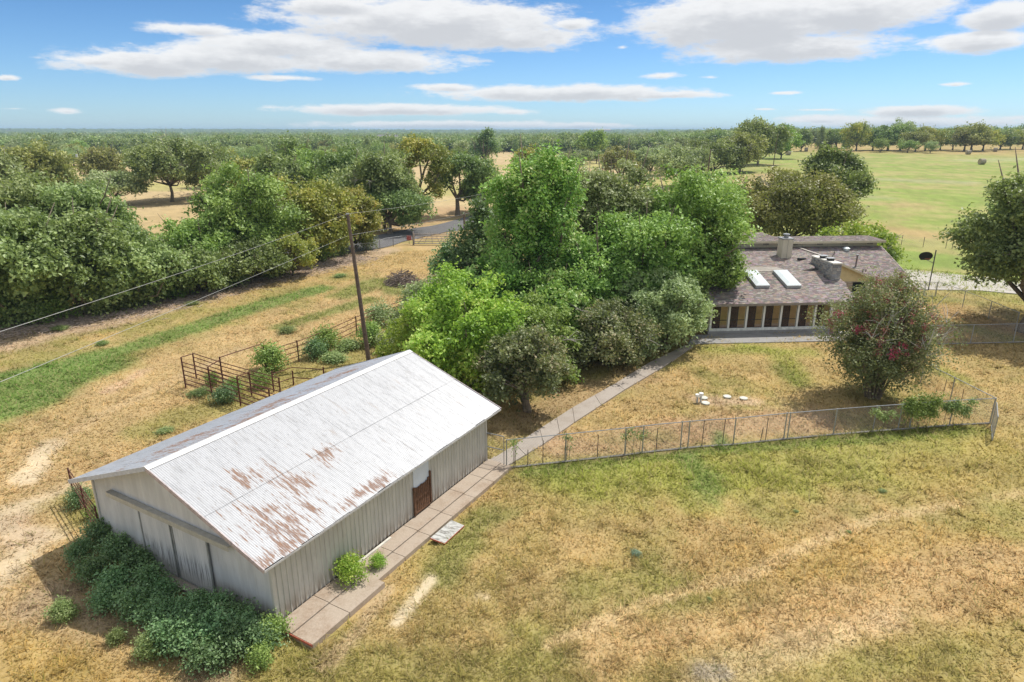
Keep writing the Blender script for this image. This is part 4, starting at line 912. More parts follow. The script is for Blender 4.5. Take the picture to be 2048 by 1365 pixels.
        i1, i2 = .06, .32; L0 = [(xa_ + i1, yb + i1), (xb_ - i1, yb + i1), (xb_ - i1, ya - i1), (xa_ + i1, ya - i1)]; L1 = [(xa_ + i2, yb + i2), (xb_ - i2, yb + i2), (xb_ - i2, ya - i2), (xa_ + i2, ya - i2)]
        V = [W(x, y, zf(y)) + n_ * .26 for x, y in L0] + [W(x, y, zf(y)) + n_ * .38 for x, y in L1]
        MB().add(V, [(4, 5, 6, 7)] + [(i, (i + 1) % 4, 4 + (i + 1) % 4, 4 + i) for i in range(4)]).build('dome', dome, k)
    MB().prism([W(3.9, yTop - .05, zTop + .0), W(8.0, yTop - .05, zTop), W(7.4, yTop + 1.1, zTop + .12), W(4.6, yTop + 1.1, zTop + .12)], .03).build('flat_cricket', simple('grey_roll_roofing', (.33, .30, .26), .9), root)
    # boxed chimney with metal cap
    cb = Hc(plane_hit(1569, 502, W(0, 9.3, 0), HYv)); cx, cy = cb[0], 9.3; hw = .46
    ztop = Hc(plane_hit(1569, 478, W(0, cy, 0), HYv))[2]
    ch = MB().prism([W(cx - hw, cy - hw, 3.6), W(cx + hw, cy - hw, 3.6), W(cx + hw, cy + hw, 3.6), W(cx - hw, cy + hw, 3.6)], ztop - 3.6).build('boxed_chimney', simple('cream_chimney_siding', (.60, .55, .44), .7, 0, .08, 2), root)
    MB().prism([W(cx - .01, cy - hw - .02, 3.7), W(cx + .02, cy - hw - .02, 3.7), W(cx + .02, cy - hw - .003, 3.7), W(cx - .01, cy - hw - .003, 3.7)], ztop - 3.75).build('seam_batten', simple('batten', (.42, .40, .33), .8), ch)
    MB().prism([W(cx - hw - .05, cy - hw - .05, ztop), W(cx + hw + .05, cy - hw - .05, ztop), W(cx + hw + .05, cy + hw + .05, ztop), W(cx - hw - .05, cy + hw + .05, ztop)], .1).build('cap', GALV, ch)
    MB().tube([W(cx, cy, ztop + .1), W(cx, cy, ztop + .32)], .2, 12).build('flue', GALV, ch); MB().tube([W(cx, cy, ztop + .36), W(cx, cy, ztop + .44)], [.3, .26], 12).build('flue_hat', GALV, ch)
    # stone chimney
    zt_ = 4.66; FL, FR, BK = (Hc(gz(u, v, zt_)) for u, v in ((1666, 529), (1685, 529), (1623, 514))); Pq = [(FL[0], FL[1]), (FR[0], FL[1]), (FR[0], BK[1]), (FL[0], BK[1])]
    Ph = [W(x, y, 2.2) for x, y in Pq]; st = MB().prism(Ph, zt_ - 2.2, c=(.30, .29, .28)).build('stone_chimney', STONE, root)
    m = MB()
    for i in range(len(Pq)):
        a = np.array([*Pq[i], 0.]); b2 = np.array([*Pq[(i + 1) % len(Pq)], 0.]); l = np.linalg.norm(b2 - a); d = (b2 - a) / l; nr = np.array([d[1], -d[0], 0]); z = 2.25
        while z < zt_ - .1:
            hh = rng.choice((.07, .1, .13)); s = rng.random() * .1
            while s < l - .1:
                wd = min(rng.uniform(.14, .38), l - s - .01); v = rng.choice([(.40, .40, .40), (.30, .29, .29), (.50, .47, .44), (.22, .22, .24), (.44, .38, .33), (.34, .35, .38)]); dp = rng.uniform(.01, .045)
                p0, p1 = a + d * (s + .01), a + d * (s + wd)
                m.prism([W(*(p0 + nr * dp + [0, 0, z])), W(*(p1 + nr * dp + [0, 0, z])), W(*(p1 + [0, 0, z])), W(*(p0 + [0, 0, z]))], hh - .015, c=v); s += wd + .012
            z += hh
    m.build('stone', STONE, st)['kind'] = 'stuff'
    Pc = np.array(Pq); ce = Pc.mean(0); Pc = ce + (Pc - ce) * 1.06
    MB().prism([W(x, y, zt_) for x, y in Pc], .1).build('chimney_slab', simple('pale_chimney_cap', (.68, .65, .60), .8, 0, .1, 5), st)
    for t in (.33, .66):
        x, y = (FL[0] + FR[0]) / 2, FL[1] + (BK[1] - FL[1]) * t
        f_ = MB().prism([W(x - .22, y - .18, zt_ + .1), W(x + .22, y - .18, zt_ + .1), W(x + .22, y + .18, zt_ + .1), W(x - .22, y + .18, zt_ + .1)], .16).build('flue', BLACKM, st)
        MB().prism([W(x - .32, y - .26, zt_ + .28), W(x + .32, y - .26, zt_ + .28), W(x + .32, y + .26, zt_ + .28), W(x - .32, y + .26, zt_ + .28)], .04).build('flue_cover', GALV, f_)
    # roof vents
    p = rplane(1603, 523, RZ, 0, 0, RX, .3); MB().prism([W(p[0] - .3, p[1] - .2, p[2] - .1), W(p[0] + .3, p[1] - .2, p[2] - .1), W(p[0] + .3, p[1] + .2, p[2] - .1), W(p[0] - .3, p[1] + .2, p[2] - .1)], .38).build('box_vent', BLACKM, root)
    p = rplane(1692, 500, 2.641, 6.9, .42); MB().tube([W(p[0], p[1], p[2] - .1), W(p[0], p[1], p[2] + .14)], .3, 14).tube([W(p[0], p[1], p[2] + .14), W(p[0], p[1], p[2] + .26)], [.36, .15], 14).build('turbine_vent', simple('pale_vent', (.50, .56, .58), .5, .3), root)
    p = rplane(1456, 503, ZC, YC, .2); MB().tube([W(p[0], p[1], p[2] - .1), W(p[0], p[1], p[2] + .2), W(p[0], p[1], p[2] + .4), W(p[0], p[1], p[2] + .52)], [.22, .3, .34, .1], 14).build('turbine_vent', WHITE, root)
    p = rplane(1711, 534, 2.641, 6.9, .42); MB().tube([W(p[0], p[1], p[2] - .1), W(p[0] + .02, p[1], p[2] + 1.0)], .07, 8).build('flue_pipe', simple('brown_flue', (.2, .16, .15), .6), root); MB().tube([W(p[0] + .02, p[1], p[2] + 1.0), W(p[0] + .02, p[1], p[2] + 1.1)], .14, 10).build('flue_pipe_cap', GALV, root)
    for u, v in ((1668, 510), (1725, 545), (1731, 546), (1664, 518)): p = rplane(u, v, 2.641, 6.9, .42); MB().tube([W(p[0], p[1], p[2] - .1), W(p[0], p[1], p[2] + .3)], .035, 6).build('plumbing_stack', TPOST, root)
house()
pt = MB().prism([gz(1376, 690, 0), gz(1700, 683, 0), gz(1700, 664, 0), gz(1385, 672, 0)], .07).build('patio', concrete('patio_concrete', (.30, .29, .28), (.2, .19, .18), .5)); pt['kind'] = 'structure'

# basketball hoop
def hoop():
    p = g(1856.5, 580.4); top = hgt(501, p[1]); u = np.array([0, 0, 1.]); root = empty('basketball_hoop', p, 'basketball hoop with a black fan backboard on a steel pole by the driveway', 'basketball hoop')
    MB().tube([p, p + u * top], .055, 8).build('pole', simple('dark_pole', (.12, .12, .12), .5, .4), root)
    c = p + np.array([-.95, -.15, top - .55]); pts = []
    for a in np.linspace(200, -20, 18): pts.append(c + np.array([.66 * math.cos(R_(a)), 0, .40 * math.sin(R_(a)) ]))
    pts += [c + np.array([.42, 0, -.38]), c + np.array([-.42, 0, -.38])]
    MB().prism(pts, .04, (0, 1, 0)).build('backboard', BLACKM, root)
    MB().tube([p + u * (top - 1.25), c + [.1, .06, -.35]], .03, 6).tube([p + u * (top - .7), c + [.25, .06, -.1]], .025, 6).build('arm', simple('arm_steel', (.25, .25, .25), .5, .4), root)
    ring = [c + np.array([.22 * math.cos(t), -.28 + .22 * math.sin(t), -.22]) for t in np.linspace(0, 2 * math.pi, 15)]; MB().tube(ring, .012, 5, False).build('rim', simple('rim_orange', (.4, .12, .05), .5), root)
hoop()
# septic lids and pump vent in the yard
for (u, v), lab in zip([(1407, 798), (1411, 808.5), (1454, 795.5), (1487, 799)], ['pale round lid in the bare patch, right beside the white vent pipe', 'pale round lid nearest the fence, just below the white vent pipe', 'pale round lid, second from the right in the bare yard patch', 'rightmost pale round lid in the bare yard patch']):
    p = g(u, v); r = empty('septic_lid', p, lab, 'lid', 'round lids in the yard'); MB().tube([p, p + [0, 0, .05]], .21, 20).build('rim', simple('lid_edge', (.45, .47, .40), .7), r); MB().tube([p + [0, 0, .07], p + [0, 0, .10], p + [0, 0, .12]], [.24, .22, .05], 20).build('cover', simple('lid_cover', (.62, .62, .54), .6), r)
p = g(1396, 806); r = empty('vent_stand', p, 'white vent pipes with caps standing beside the round lids', 'vent pipe')
for dx, h in ((-.06, .52), (.14, .60)): MB().tube([p + [dx, 0, 0], p + [dx, 0, h - .14]], .05, 8).build('pipe', simple('grey_pvc', (.45, .47, .46), .5), r); MB().tube([p + [dx, 0, h - .14], p + [dx, 0, h]], .13, 12).build('cap', WHITE, r)
# hay bales
for (u, v), lab in zip([(1576, 311), (1612, 303.5), (1936, 309.5), (1990, 304), (1963, 329.5)], ['grey wrapped hay bale closest to the tall tree row', 'grey wrapped hay bale, second one from the tall tree row', 'round hay bale in front of the far trees, left of a pair', 'round hay bale farthest away at the right end of the field', 'round hay bale nearest, alone in the green field']):
    p = g(u, v); r = empty('hay_bale', p, lab, 'hay bale', 'round hay bales in the field'); R0 = 1.0; a = random.Random(u).uniform(-.6, .6)
    d = np.array([math.cos(a), math.sin(a), 0]) * .85
    hb = MB().tube([p - d * 1.02 + [0, 0, R0], p - d + [0, 0, R0], p + d + [0, 0, R0], p + d * 1.02 + [0, 0, R0]], [R0 * .93, R0, R0, R0 * .93], 22).build('bale_roll', simple('weathered_hay', (.33, .29, .22), .95, 0, .35, 3), r)
    MB().tube([p - d * 1.02 + [0, 0, R0], p - d * 1.05 + [0, 0, R0]], [.6, .25], 16).build('bale_end', simple('hay_end', (.40, .33, .2), .95, 0, .3, 5), hb)

# ================================================================== trees
def lobes_oak(rng, R, z0, z1, m=18, spread=.72, lr=(.13, .27)):
    """many separate leaf masses on an uneven ellipsoid, so light and gaps fall between them"""
    L = []; H = (z1 - z0) / 2; c = np.array([0, 0, z0 + H]); ga = 2.39996; o = rng.uniform(0, 6.28); m = int(m * 2.3); ph = rng.uniform(0, 6.28, 4)
    for k in range(m):
        zz = -.7 + 1.7 * (k + .5) / m; rr = math.sqrt(max(0, 1 - zz * zz)) ** .7; a = k * ga + o + rng.uniform(-.35, .35)
        s = rng.uniform(.62, 1.02) * (1 + .14 * math.sin(2 * a + ph[0]) + .10 * math.sin(3 * a + ph[1] + zz * 2)) * .86
        rad = rng.uniform(*lr) * (1.15 if zz < .3 else 1); L.append([*(c + np.array([math.cos(a) * rr * R * s, math.sin(a) * rr * R * s, zz * H * s])), R * rad, R * rad, min(R, H * 1.5) * rad * rng.uniform(.55, .85)])
    for k in range(3): a = k * 2.1 + o; L.append([*(c + np.array([math.cos(a) * R * .25, math.sin(a) * R * .25, rng.uniform(-.2, .25) * H])), R * .36, R * .36, H * .42])
    return np.array(L)
def leaf_cloud(rng, L, n, size, clump=5, up=.35, spray=0.0, core=.66, rough=.22, aspect=.62, jitter=1.7):
    L = np.asarray(L, float); area = (L[:, 3] * L[:, 4] + L[:, 3] * L[:, 5] + L[:, 4] * L[:, 5]); nt = int(n / clump * 1.9)
    i = rng.choice(len(L), nt, p=area / area.sum()); d = rng.normal(size=(nt, 3)); d[:, 2] += up; d /= np.linalg.norm(d, axis=1)[:, None]
    ph = rng.uniform(0, 6.28, (len(L), 3)); bump = 1 + rough * (np.sin(d[:, 0] * 5 + ph[i, 0]) + np.sin(d[:, 1] * 5.5 + ph[i, 1]) + np.sin(d[:, 2] * 4.5 + ph[i, 2]))
    rf = (1 - .42 * rng.random(nt) ** 1.7) * bump * (1 + .42 * rng.random(nt) * (rng.random(nt) < .14)); P = L[i, :3] + d * L[i, 3:] * rf[:, None]
    keep = np.ones(nt, bool)
    for k in range(len(L)):
        q = np.linalg.norm((P - L[k, :3]) / L[k, 3:], axis=1); keep &= ~((q < core) & (i != k))
    ce = np.average(L[:, :3], 0); dd = P - ce; rr_ = np.linalg.norm(dd, axis=1)[:, None]; u3 = dd / (rr_ + 1e-6); P = P + dd * (.62 * (vn3(u3 * 2.6 + 7, int(rng.integers(99))) - .5) + .34 * (vn3(u3 * 6 + 3, int(rng.integers(99))) - .5))[:, None] * np.array([1, 1, .55])
    hole = vn3(P / (size * 6), int(rng.integers(99))) > .40; keep &= hole
    P, d, i = P[keep], d[keep], i[keep]; m = min(len(P), int(n / clump)); P, d, i = P[:m], d[:m], i[:m]
    tl = rng.random(len(L)); tw = .40 * rng.random(m) + .42 * tl[i] + .18 * rng.random(m) ** 3
    P = np.repeat(P, clump, 0); D = np.repeat(d, clump, 0); tt = np.repeat(tw, clump) + rng.normal(0, .09, len(P)); k = len(P)
    P = P + rng.normal(size=(k, 3)) * size * jitter * np.array([1, 1, .8]) + D * (rng.random((k, 1)) * spray)
    nrm = D * .38 + rng.normal(size=(k, 3)) * .72 + np.array([.25, -.05, .6]); nrm /= np.linalg.norm(nrm, axis=1)[:, None]
    a = np.cross(nrm, rng.normal(size=(k, 3))); a /= np.linalg.norm(a, axis=1)[:, None] + 1e-9; b = np.cross(nrm, a)
    s = size * rng.uniform(.6, 1.35, (k, 1)); V = np.stack([P - a * s, P - b * s * aspect + nrm * s * .18, P + a * s, P + b * s * aspect + nrm * s * .18], 1)
    return V.reshape(-1, 3), np.arange(k * 4).reshape(-1, 4), np.repeat(np.clip(tt, 0, 1), 4)
def vn3(p, s):
    return (vnoise(p[:, 0] + p[:, 2] * .7, p[:, 1] + p[:, 2] * .3, s) + vnoise(p[:, 0] * .8 + 40, p[:, 2] * .9 - p[:, 1] * .2, s + 1)) / 2
def cloud_mesh(name, args, mat, **k):
    V, F, t = leaf_cloud(*args, **k); me = mesh_np(name, V, F, False, np.stack([t] * 3, -1)); me.materials.append(mat); return me
def limbs(rng, L, z0, r0, base=(0, 0, 0), stems=1, nl=8, lean=(0, 0), twig=True):
    m = MB(); base = np.array(base, float)
    idx = list(rng.permutation(len(L)))[:nl]
    for s in range(stems):
        b = base + np.array([rng.uniform(-.3, .3), rng.uniform(-.3, .3), 0]) * (stems > 1)
        top = base + np.array([lean[0] + rng.uniform(-.2, .2) * (stems > 1) * 4, lean[1] + rng.uniform(-.2, .2) * (stems > 1) * 4, z0])
        mid = (b + top) / 2 + np.array([rng.uniform(-.12, .12), rng.uniform(-.12, .12), 0]) * z0 * .4
        m.tube([b - [0, 0, .15], b + (mid - b) * .12 + [0, 0, .1], mid, top], [r0 * 1.45, r0 * 1.1, r0 * .9, r0 * .75], 8)
        for k in idx[s::stems]:
            e = L[k, :3]; c = top + (e - top) * .5 + np.array([0, 0, -.12 * np.linalg.norm(e - top)]) + rng.normal(size=3) * .08 * np.linalg.norm(e - top)
            e2 = e + (e - top) * .28; m.tube([top - (top - mid) * .15, c, e, e2], [r0 * .6, r0 * .42, r0 * .24, r0 * .07], 5)
            if twig:
                for _ in range(3):
                    d = rng.normal(size=3); d /= np.linalg.norm(d); m.tube([e, e + d * L[k, 3:] * .6, e + d * L[k, 3:] * 1.0], [r0 * .16, r0 * .1, r0 * .03], 4)
    return m
def hero(name, label, cat, p, L, leaf, n, size, seed, z0=2.0, r0=.22, stems=1, nl=9, lean=(0, 0), bark=BARK, group=None, **k):
    rng = np.random.default_rng(seed); root = empty(name, p, label, cat, group); L = np.array(L, float)
    me = cloud_mesh('crown', (rng, L, n, size), LEAF[leaf], **k); c = obj('crown', me, None, root)
    if len(L) > 30 and seed % 2 == 0:
        dm = MB(); ce = L[:, :3].mean(0); R0 = np.ptp(L[:, 0]) / 2
        for q in range(5):
            d = rng.normal(size=3) * [1, 1, .35] + [0, -.6, .05]; d /= np.linalg.norm(d); tip = ce + d * R0 * rng.uniform(.92, 1.15) * np.array([1, 1, .8]); a = ce + d * R0 * .3; mid = (a + tip) / 2 + rng.normal(size=3) * R0 * .08
            a, mid, tip = (w_ + ORG[root.name] for w_ in (a, mid, tip)); dm.tube([a, mid, tip], [.07, .05, .012], 5)
            for _ in range(6): f = rng.uniform(.45, .95); b0 = mid + (tip - mid) * f; e = rng.normal(size=3) * .5 + d; e /= np.linalg.norm(e); dm.tube([b0, b0 + e * R0 * .14, b0 + e * R0 * .26 + rng.normal(size=3) * .1], [.03, .02, .007], 4)
        dm.build('dead_branch', BARKL, root)
    t = limbs(rng, L, z0, r0, (0, 0, 0), stems, nl + 6, lean); t.v = [tuple(np.array(v) + ORG[root.name]) for v in t.v]; t.build('trunk', bark, root, True)
    return root
def tree_px(ub, vb, vt, wpx):
    """measured from the survey photograph: base point, height, crown radius"""
    p = g(ub, vb); h = hgt(vt, p[1]) - p[2]; return p, h, wpx * depth(p) / F_PX / 2
def oak(label, ub, vb, vt, w, leaf, n, size, seed, z0f=.25, name='oak_tree', cat='tree', flatness=.0, group=None, **k):
    p, h, R = tree_px(ub, vb, vt, w); rng = np.random.default_rng(seed + 500)
    L = lobes_oak(rng, R, h * z0f, h, k.pop('m', 20)); return hero(name, label, cat, p, L, leaf, n, size, seed, z0=h * max(z0f, .12), r0=max(.1, h * .028), group=group, **k)

# ---- the thicket between the barn and the house
def lob(*a): return [list(x) for x in a]
def mound(rng, R, h, m, tall=1.0):
    L = []; m = int(m * 2.2); ph = rng.uniform(0, 6.28, 3)
    for k in range(m):
        a = k * 2.4 + rng.uniform(-.3, .3); sh = 1 + .16 * math.sin(2 * a + ph[0]) + .1 * math.sin(5 * a + ph[1]); rr = R * math.sqrt((k + .5) / m) * .85 * sh; top = h * (1 - .62 * min(1, rr / R) ** 2.2) * rng.uniform(.74, 1.04); r = rng.uniform(.12, .25) * R
        L.append([math.cos(a) * rr, math.sin(a) * rr, max(top - r * .7, .4), r, r, r * rng.uniform(.6, 1.0)])
        if k % 2 == 0: L.append([math.cos(a) * rr * .92, math.sin(a) * rr * .92, max(top * rng.uniform(.35, .6), .4), r * 1.15, r * 1.15, max(top * .22, r * .7)])
    L.append([0, 0, h * .42, R * .45, R * .45, h * .36]); return L
rg = np.random.default_rng(77)
def px_at(u, y): # x for pixel column at distance y (ground plane)
    return (u - 1024) / F_PX * (y * math.cos(TH) + CAM_H * math.sin(TH))
P = lambda u, y: np.array([px_at(u, y), y, 0.])
hero('hackberry_tree', 'bright lime green bushy tree just behind the barn roof, lowest of the thicket', 'tree', P(945, 37.5), mound(rg, 4.7, 6.9, 15), 'lime', 40000, .115, 1, z0=1.6, r0=.16, stems=3)
hero('hackberry_tree', 'smaller bright green bushy tree at the thicket edge beside the wooden utility pole', 'tree', P(852, 39.5), mound(rg, 2.6, 4.6, 9), 'lime', 13000, .115, 2, z0=1.2, r0=.1, stems=2)
# tall vine covered tree: stacked lobes, narrow, cascading
def vine_lobes():
    r = np.random.default_rng(9); L = []
    for k in range(46):
        z = .6 + 11.4 * (k / 45) ** .9; w = 3.05 * (1.0 if z < 10.4 else 1.0 - (z - 10.4) * .22) * r.uniform(.86, 1.1); a = k * 2.4; rad = r.uniform(.55, 1.1)
        L.append([math.cos(a) * (w - rad * .55), math.sin(a) * (w - rad * .55), z, rad, rad, rad * r.uniform(1.1, 1.9)])
    for k in range(6): L.append([0, 0, 1 + k * 1.9, 1.7, 1.7, 1.5])
    L.append([-1.0, 0, 12.0, 1.3, 1.3, 1.0]); L.append([1.2, -.3, 11.8, 1.2, 1.2, .9]); return L
hero('vine_covered_tree', 'tallest tree of the thicket, a column smothered in bright green vines', 'tree', P(1072, 48.5), vine_lobes(), 'vine', 52000, .13, 3, z0=3, r0=.3, nl=6, rough=.12, core=.6)
hero('vine_mound', 'bright green vine mound hanging below the tall vine covered tree', 'vine', P(1105, 43.5), mound(rg, 3.8, 6.0, 12), 'vine', 24000, .13, 4, z0=1.2, r0=.1, stems=2)
hero('vine_mound', 'green vine mound filling the gap left of the tall vine covered tree', 'vine', P(985, 45), mound(rg, 2.6, 6.3, 8), 'vine', 14000, .13, 41, z0=1.2, r0=.1, stems=2)
# cedars and privet
def cone(rng, R, h, m):
    L = []
    for k in range(m):
        t = (k + .5) / m; z = h * (.06 + .9 * t); w = R * (1 - t) ** .75 * .75 + .1; a = k * 2.4; rad = R * (.40 - .22 * t); L.append([math.cos(a) * w, math.sin(a) * w, z, rad, rad, rad * 1.25])
    for k in range(4): L.append([0, 0, h * (.2 + .2 * k), R * .5 * (1 - .2 * k), R * .5 * (1 - .2 * k), h * .16])
    return L
hero('cedar_tree', 'dark grey green cedar on the left flank of the vine covered tree', 'tree', P(962, 53), cone(rg, 3.4, 9.3, 26), 'cedar', 26000, .12, 5, z0=2, r0=.2, nl=6)
hero('cedar_tree', 'lower dark cedar in front of the road gate end, left of the taller cedar', 'tree', P(905, 53.5), cone(rg, 2.6, 6.2, 18), 'cedar', 12000, .12, 6, z0=1.2, r0=.14, nl=5)
hero('privet_shrub', 'grey green feathery shrub beside the brush pile', 'shrub', P(868, 50.5), mound(rg, 2.9, 3.9, 10), 'sage', 14000, .10, 7, z0=.8, r0=.06, stems=4, spray=.3, clump=4)
hero('privet_shrub', 'smaller grey green shrub at the thicket edge, below the feathery one', 'shrub', P(820, 46), mound(rg, 1.7, 2.7, 6), 'sage', 6000, .10, 8, z0=.5, r0=.05, stems=3, spray=.3, clump=4)
hero('elm_tree', 'tall loose grey green tree behind and right of the vine covered tree', 'tree', P(1215, 55), lobes_oak(rg, 4.6, 2.5, 12.6, 26), 'sage', 30000, .14, 9, z0=3, r0=.3)
hero('elm_tree', 'mid green tree top showing between the vine covered tree and the taller sage green one', 'tree', P(1165, 60), lobes_oak(rg, 4.0, 2.5, 12.4, 22), 'mid', 20000, .14, 10, z0=3, r0=.25)
hero('pecan_tree', 'tall leafy tree with branches hanging over the left end of the house roof', 'tree', P(1362, 53), lobes_oak(rg, 5.2, 2.6, 11.9, 28), 'mid', 38000, .14, 11, z0=3, r0=.33)
hero('pecan_tree', 'leafy tree filling the thicket between the sage green tree and the house', 'tree', P(1285, 49.5), lobes_oak(rg, 4.6, 1.5, 9.6, 24), 'mid', 30000, .13, 12, z0=2.4, r0=.25)
hero('elm_tree', 'darker tree in the middle of the thicket, right beside the vine mound', 'tree', P(1190, 47.5), lobes_oak(rg, 3.6, .8, 8.3, 20), 'mid', 24000, .13, 13, z0=2.2, r0=.22)
r_ = hero('pecan_branch_tree', 'small tree leaning against the left corner of the house roof', 'tree', P(1425, 50.5), lobes_oak(rg, 2.6, 2.0, 6.9, 14), 'mid', 14000, .12, 14, z0=2.0, r0=.12)
hero('yaupon_tree', 'round sage green tree beside the house end of the walkway', 'tree', P(1325, 44.3), mound(rg, 3.9, 5.9, 14), 'sage', 30000, .10, 15, z0=1.2, r0=.1, stems=4)
hero('crape_shrub', 'reddish brown crape myrtle drooping over the walkway', 'shrub', P(1215, 41.0), mound(rg, 3.2, 4.3, 11), 'crape', 18000, .10, 16, z0=1.0, r0=.06, stems=5, spray=.35)
hero('small_oak', 'small grey green tree on a bare trunk by the walkway, nearest the barn corner', 'tree', P(1050, 33.4), [[x[0], x[1], x[2] + .9, *x[3:]] for x in mound(rg, 2.35, 3.9, 10)], 'crape', 16000, .095, 17, z0=1.5, r0=.13, stems=3, nl=10)
hero('hackberry_tree', 'green tree filling behind the small grey green tree near the barn corner', 'tree', P(1045, 38.5), mound(rg, 3.4, 5.2, 10), 'mid', 18000, .11, 18, z0=1.4, r0=.12, stems=2)
# blossoms on the shrubs and the big crape myrtle
BLO = simple('pink_blossom', (.38, .06, .11), .7, 0, .35, 6); BLD = simple('faded_pink_blossom', (.38, .14, .12), .7, 0, .3, 6)
def crape_myrtle():
    p, h, R = tree_px(1745, 795, 556, 205); rng = np.random.default_rng(33)
    root = empty('crape_myrtle', p, 'big vase shaped crape myrtle with pink blossoms and grey bare twigs in the yard', 'tree')
    st = MB(); L = []; tips = []
    for k in range(34):
        a = k * 2.4 + rng.uniform(-.2, .2); t = math.sqrt((k + .5) / 34); rr = R * t * rng.uniform(.85, 1.02); hh = h * (1.0 - .50 * t ** 2.2) * rng.uniform(.84, 1.02)
        b = np.array([math.cos(a) * .28, math.sin(a) * .28, 0]) * (.4 + t); e = np.array([math.cos(a) * rr, math.sin(a) * rr, hh * .93]); c = b + (e - b) * .45; c[:2] *= .62
        st.tube([b, c, b + (e - b) * .75 + [0, 0, .1], e], [.065, .045, .03, .008], 5)
        for _ in range(5):
            f = rng.uniform(.45, .95); q = b + (e - b) * f; d = np.array([math.cos(a), math.sin(a), .9]) + rng.normal(size=3) * .5; d /= np.linalg.norm(d); q2 = q + d * rng.uniform(.5, 1.1); st.tube([q, (q + q2) / 2 + rng.normal(size=3) * .05, q2], [.02, .014, .005], 4); tips.append(q2)
        L.append([*e, .62, .62, .72]); tips.append(e + [0, 0, .5])
        if t > .2: L.append([*(b + (e - b) * .72), .62, .62, .7])
        L.append([*(b + (e - b) * rng.uniform(.4, .55)), .55, .55, .62])
    c = obj('crown', cloud_mesh('crown', (rng, L, 46000, .066), LEAF['crape'], clump=5, spray=.55, core=.45, rough=.2), None, root)
    st.v = [tuple(np.array(v) + ORG[root.name]) for v in st.v]; st.build('trunk', BARK, root)
    tips = np.array(tips)
    dead = MB()
    for k in range(30):
        a = rng.uniform(-2.6, -.2); rr = R * rng.uniform(.35, .98); z = h * rng.uniform(.42, .8); q = np.array([math.cos(a) * rr, math.sin(a) * rr, z]) + ORG[root.name]
        for _ in range(4): d = rng.normal(size=3) * .5 + [.1, -.2, .8]; dead.tube([q, q + d * .55, q + d * .9 + rng.normal(size=3) * .12], [.017, .013, .006], 4)
    dead.build('dead_twigs', simple('silver_twig', (.50, .48, .45), .85), root)
    for nm, mat, sel, n in (('blossom', BLO, (tips[:, 2] > h * .45), 22), ('faded_blossom', BLD, (tips[:, 2] > h * .55), 75)):
        T_ = tips[sel]; T_ = T_[rng.permutation(len(T_))[:n]]
        if nm == 'blossom': T_ = np.vstack([T_, [[-.9, -R * .85, h * .52], [-.6, -R * .85, h * .55], [-.3, -R * .88, h * .54], [-1.5, -R * .75, h * .5]]])
        L2 = [[*q, .13, .13, .26] for q in T_]; V, F, t = leaf_cloud(rng, L2, len(T_) * 70, .045, clump=3, core=0, rough=.05); me = mesh_np(nm, V, F); me.materials.append(mat); obj(nm, me, None, root)
crape_myrtle()
oak('big dark oak on the right with a leaning trunk by the chain link fence', 2042, 664, 333, 235, 'oak', 46000, .14, 20, .16, m=30, lean=(.6, 0))
oak('oak crown at the right edge standing behind the leaning oak', 2110, 640, 345, 260, 'dark', 16000, .17, 21, .16)
# ---- behind the house
oak('wide bronze green tree behind the ranch house', 1575, 492, 353, 228, 'bronze', 36000, .2, 22, .04, m=30)
oak('tall round dark oak behind the bronze tree at the field edge', 1664, 420, 297, 128, 'oak', 24000, .28, 23, .05, m=22)
hero('mulberry_tree', 'bright yellow green tree peeking out right of the bronze tree', 'tree', P(1705, 70), mound(rg, 4.3, 5.7, 10), 'lime', 15000, .17, 24, z0=1.4, r0=.14)
hero('shrub', 'leafy green shrub under the right end of the clerestory roof', 'shrub', P(1752, 67.5), mound(rg, 2.0, 3.2, 6), 'mid', 5000, .14, 25, z0=.8, r0=.06)
hero('crape_shrub', 'rusty red crape myrtle top behind the overhanging tree', 'shrub', P(1428, 66), mound(rg, 3.0, 6.6, 8), 'bronze', 9000, .16, 26, z0=1, r0=.08, stems=3)

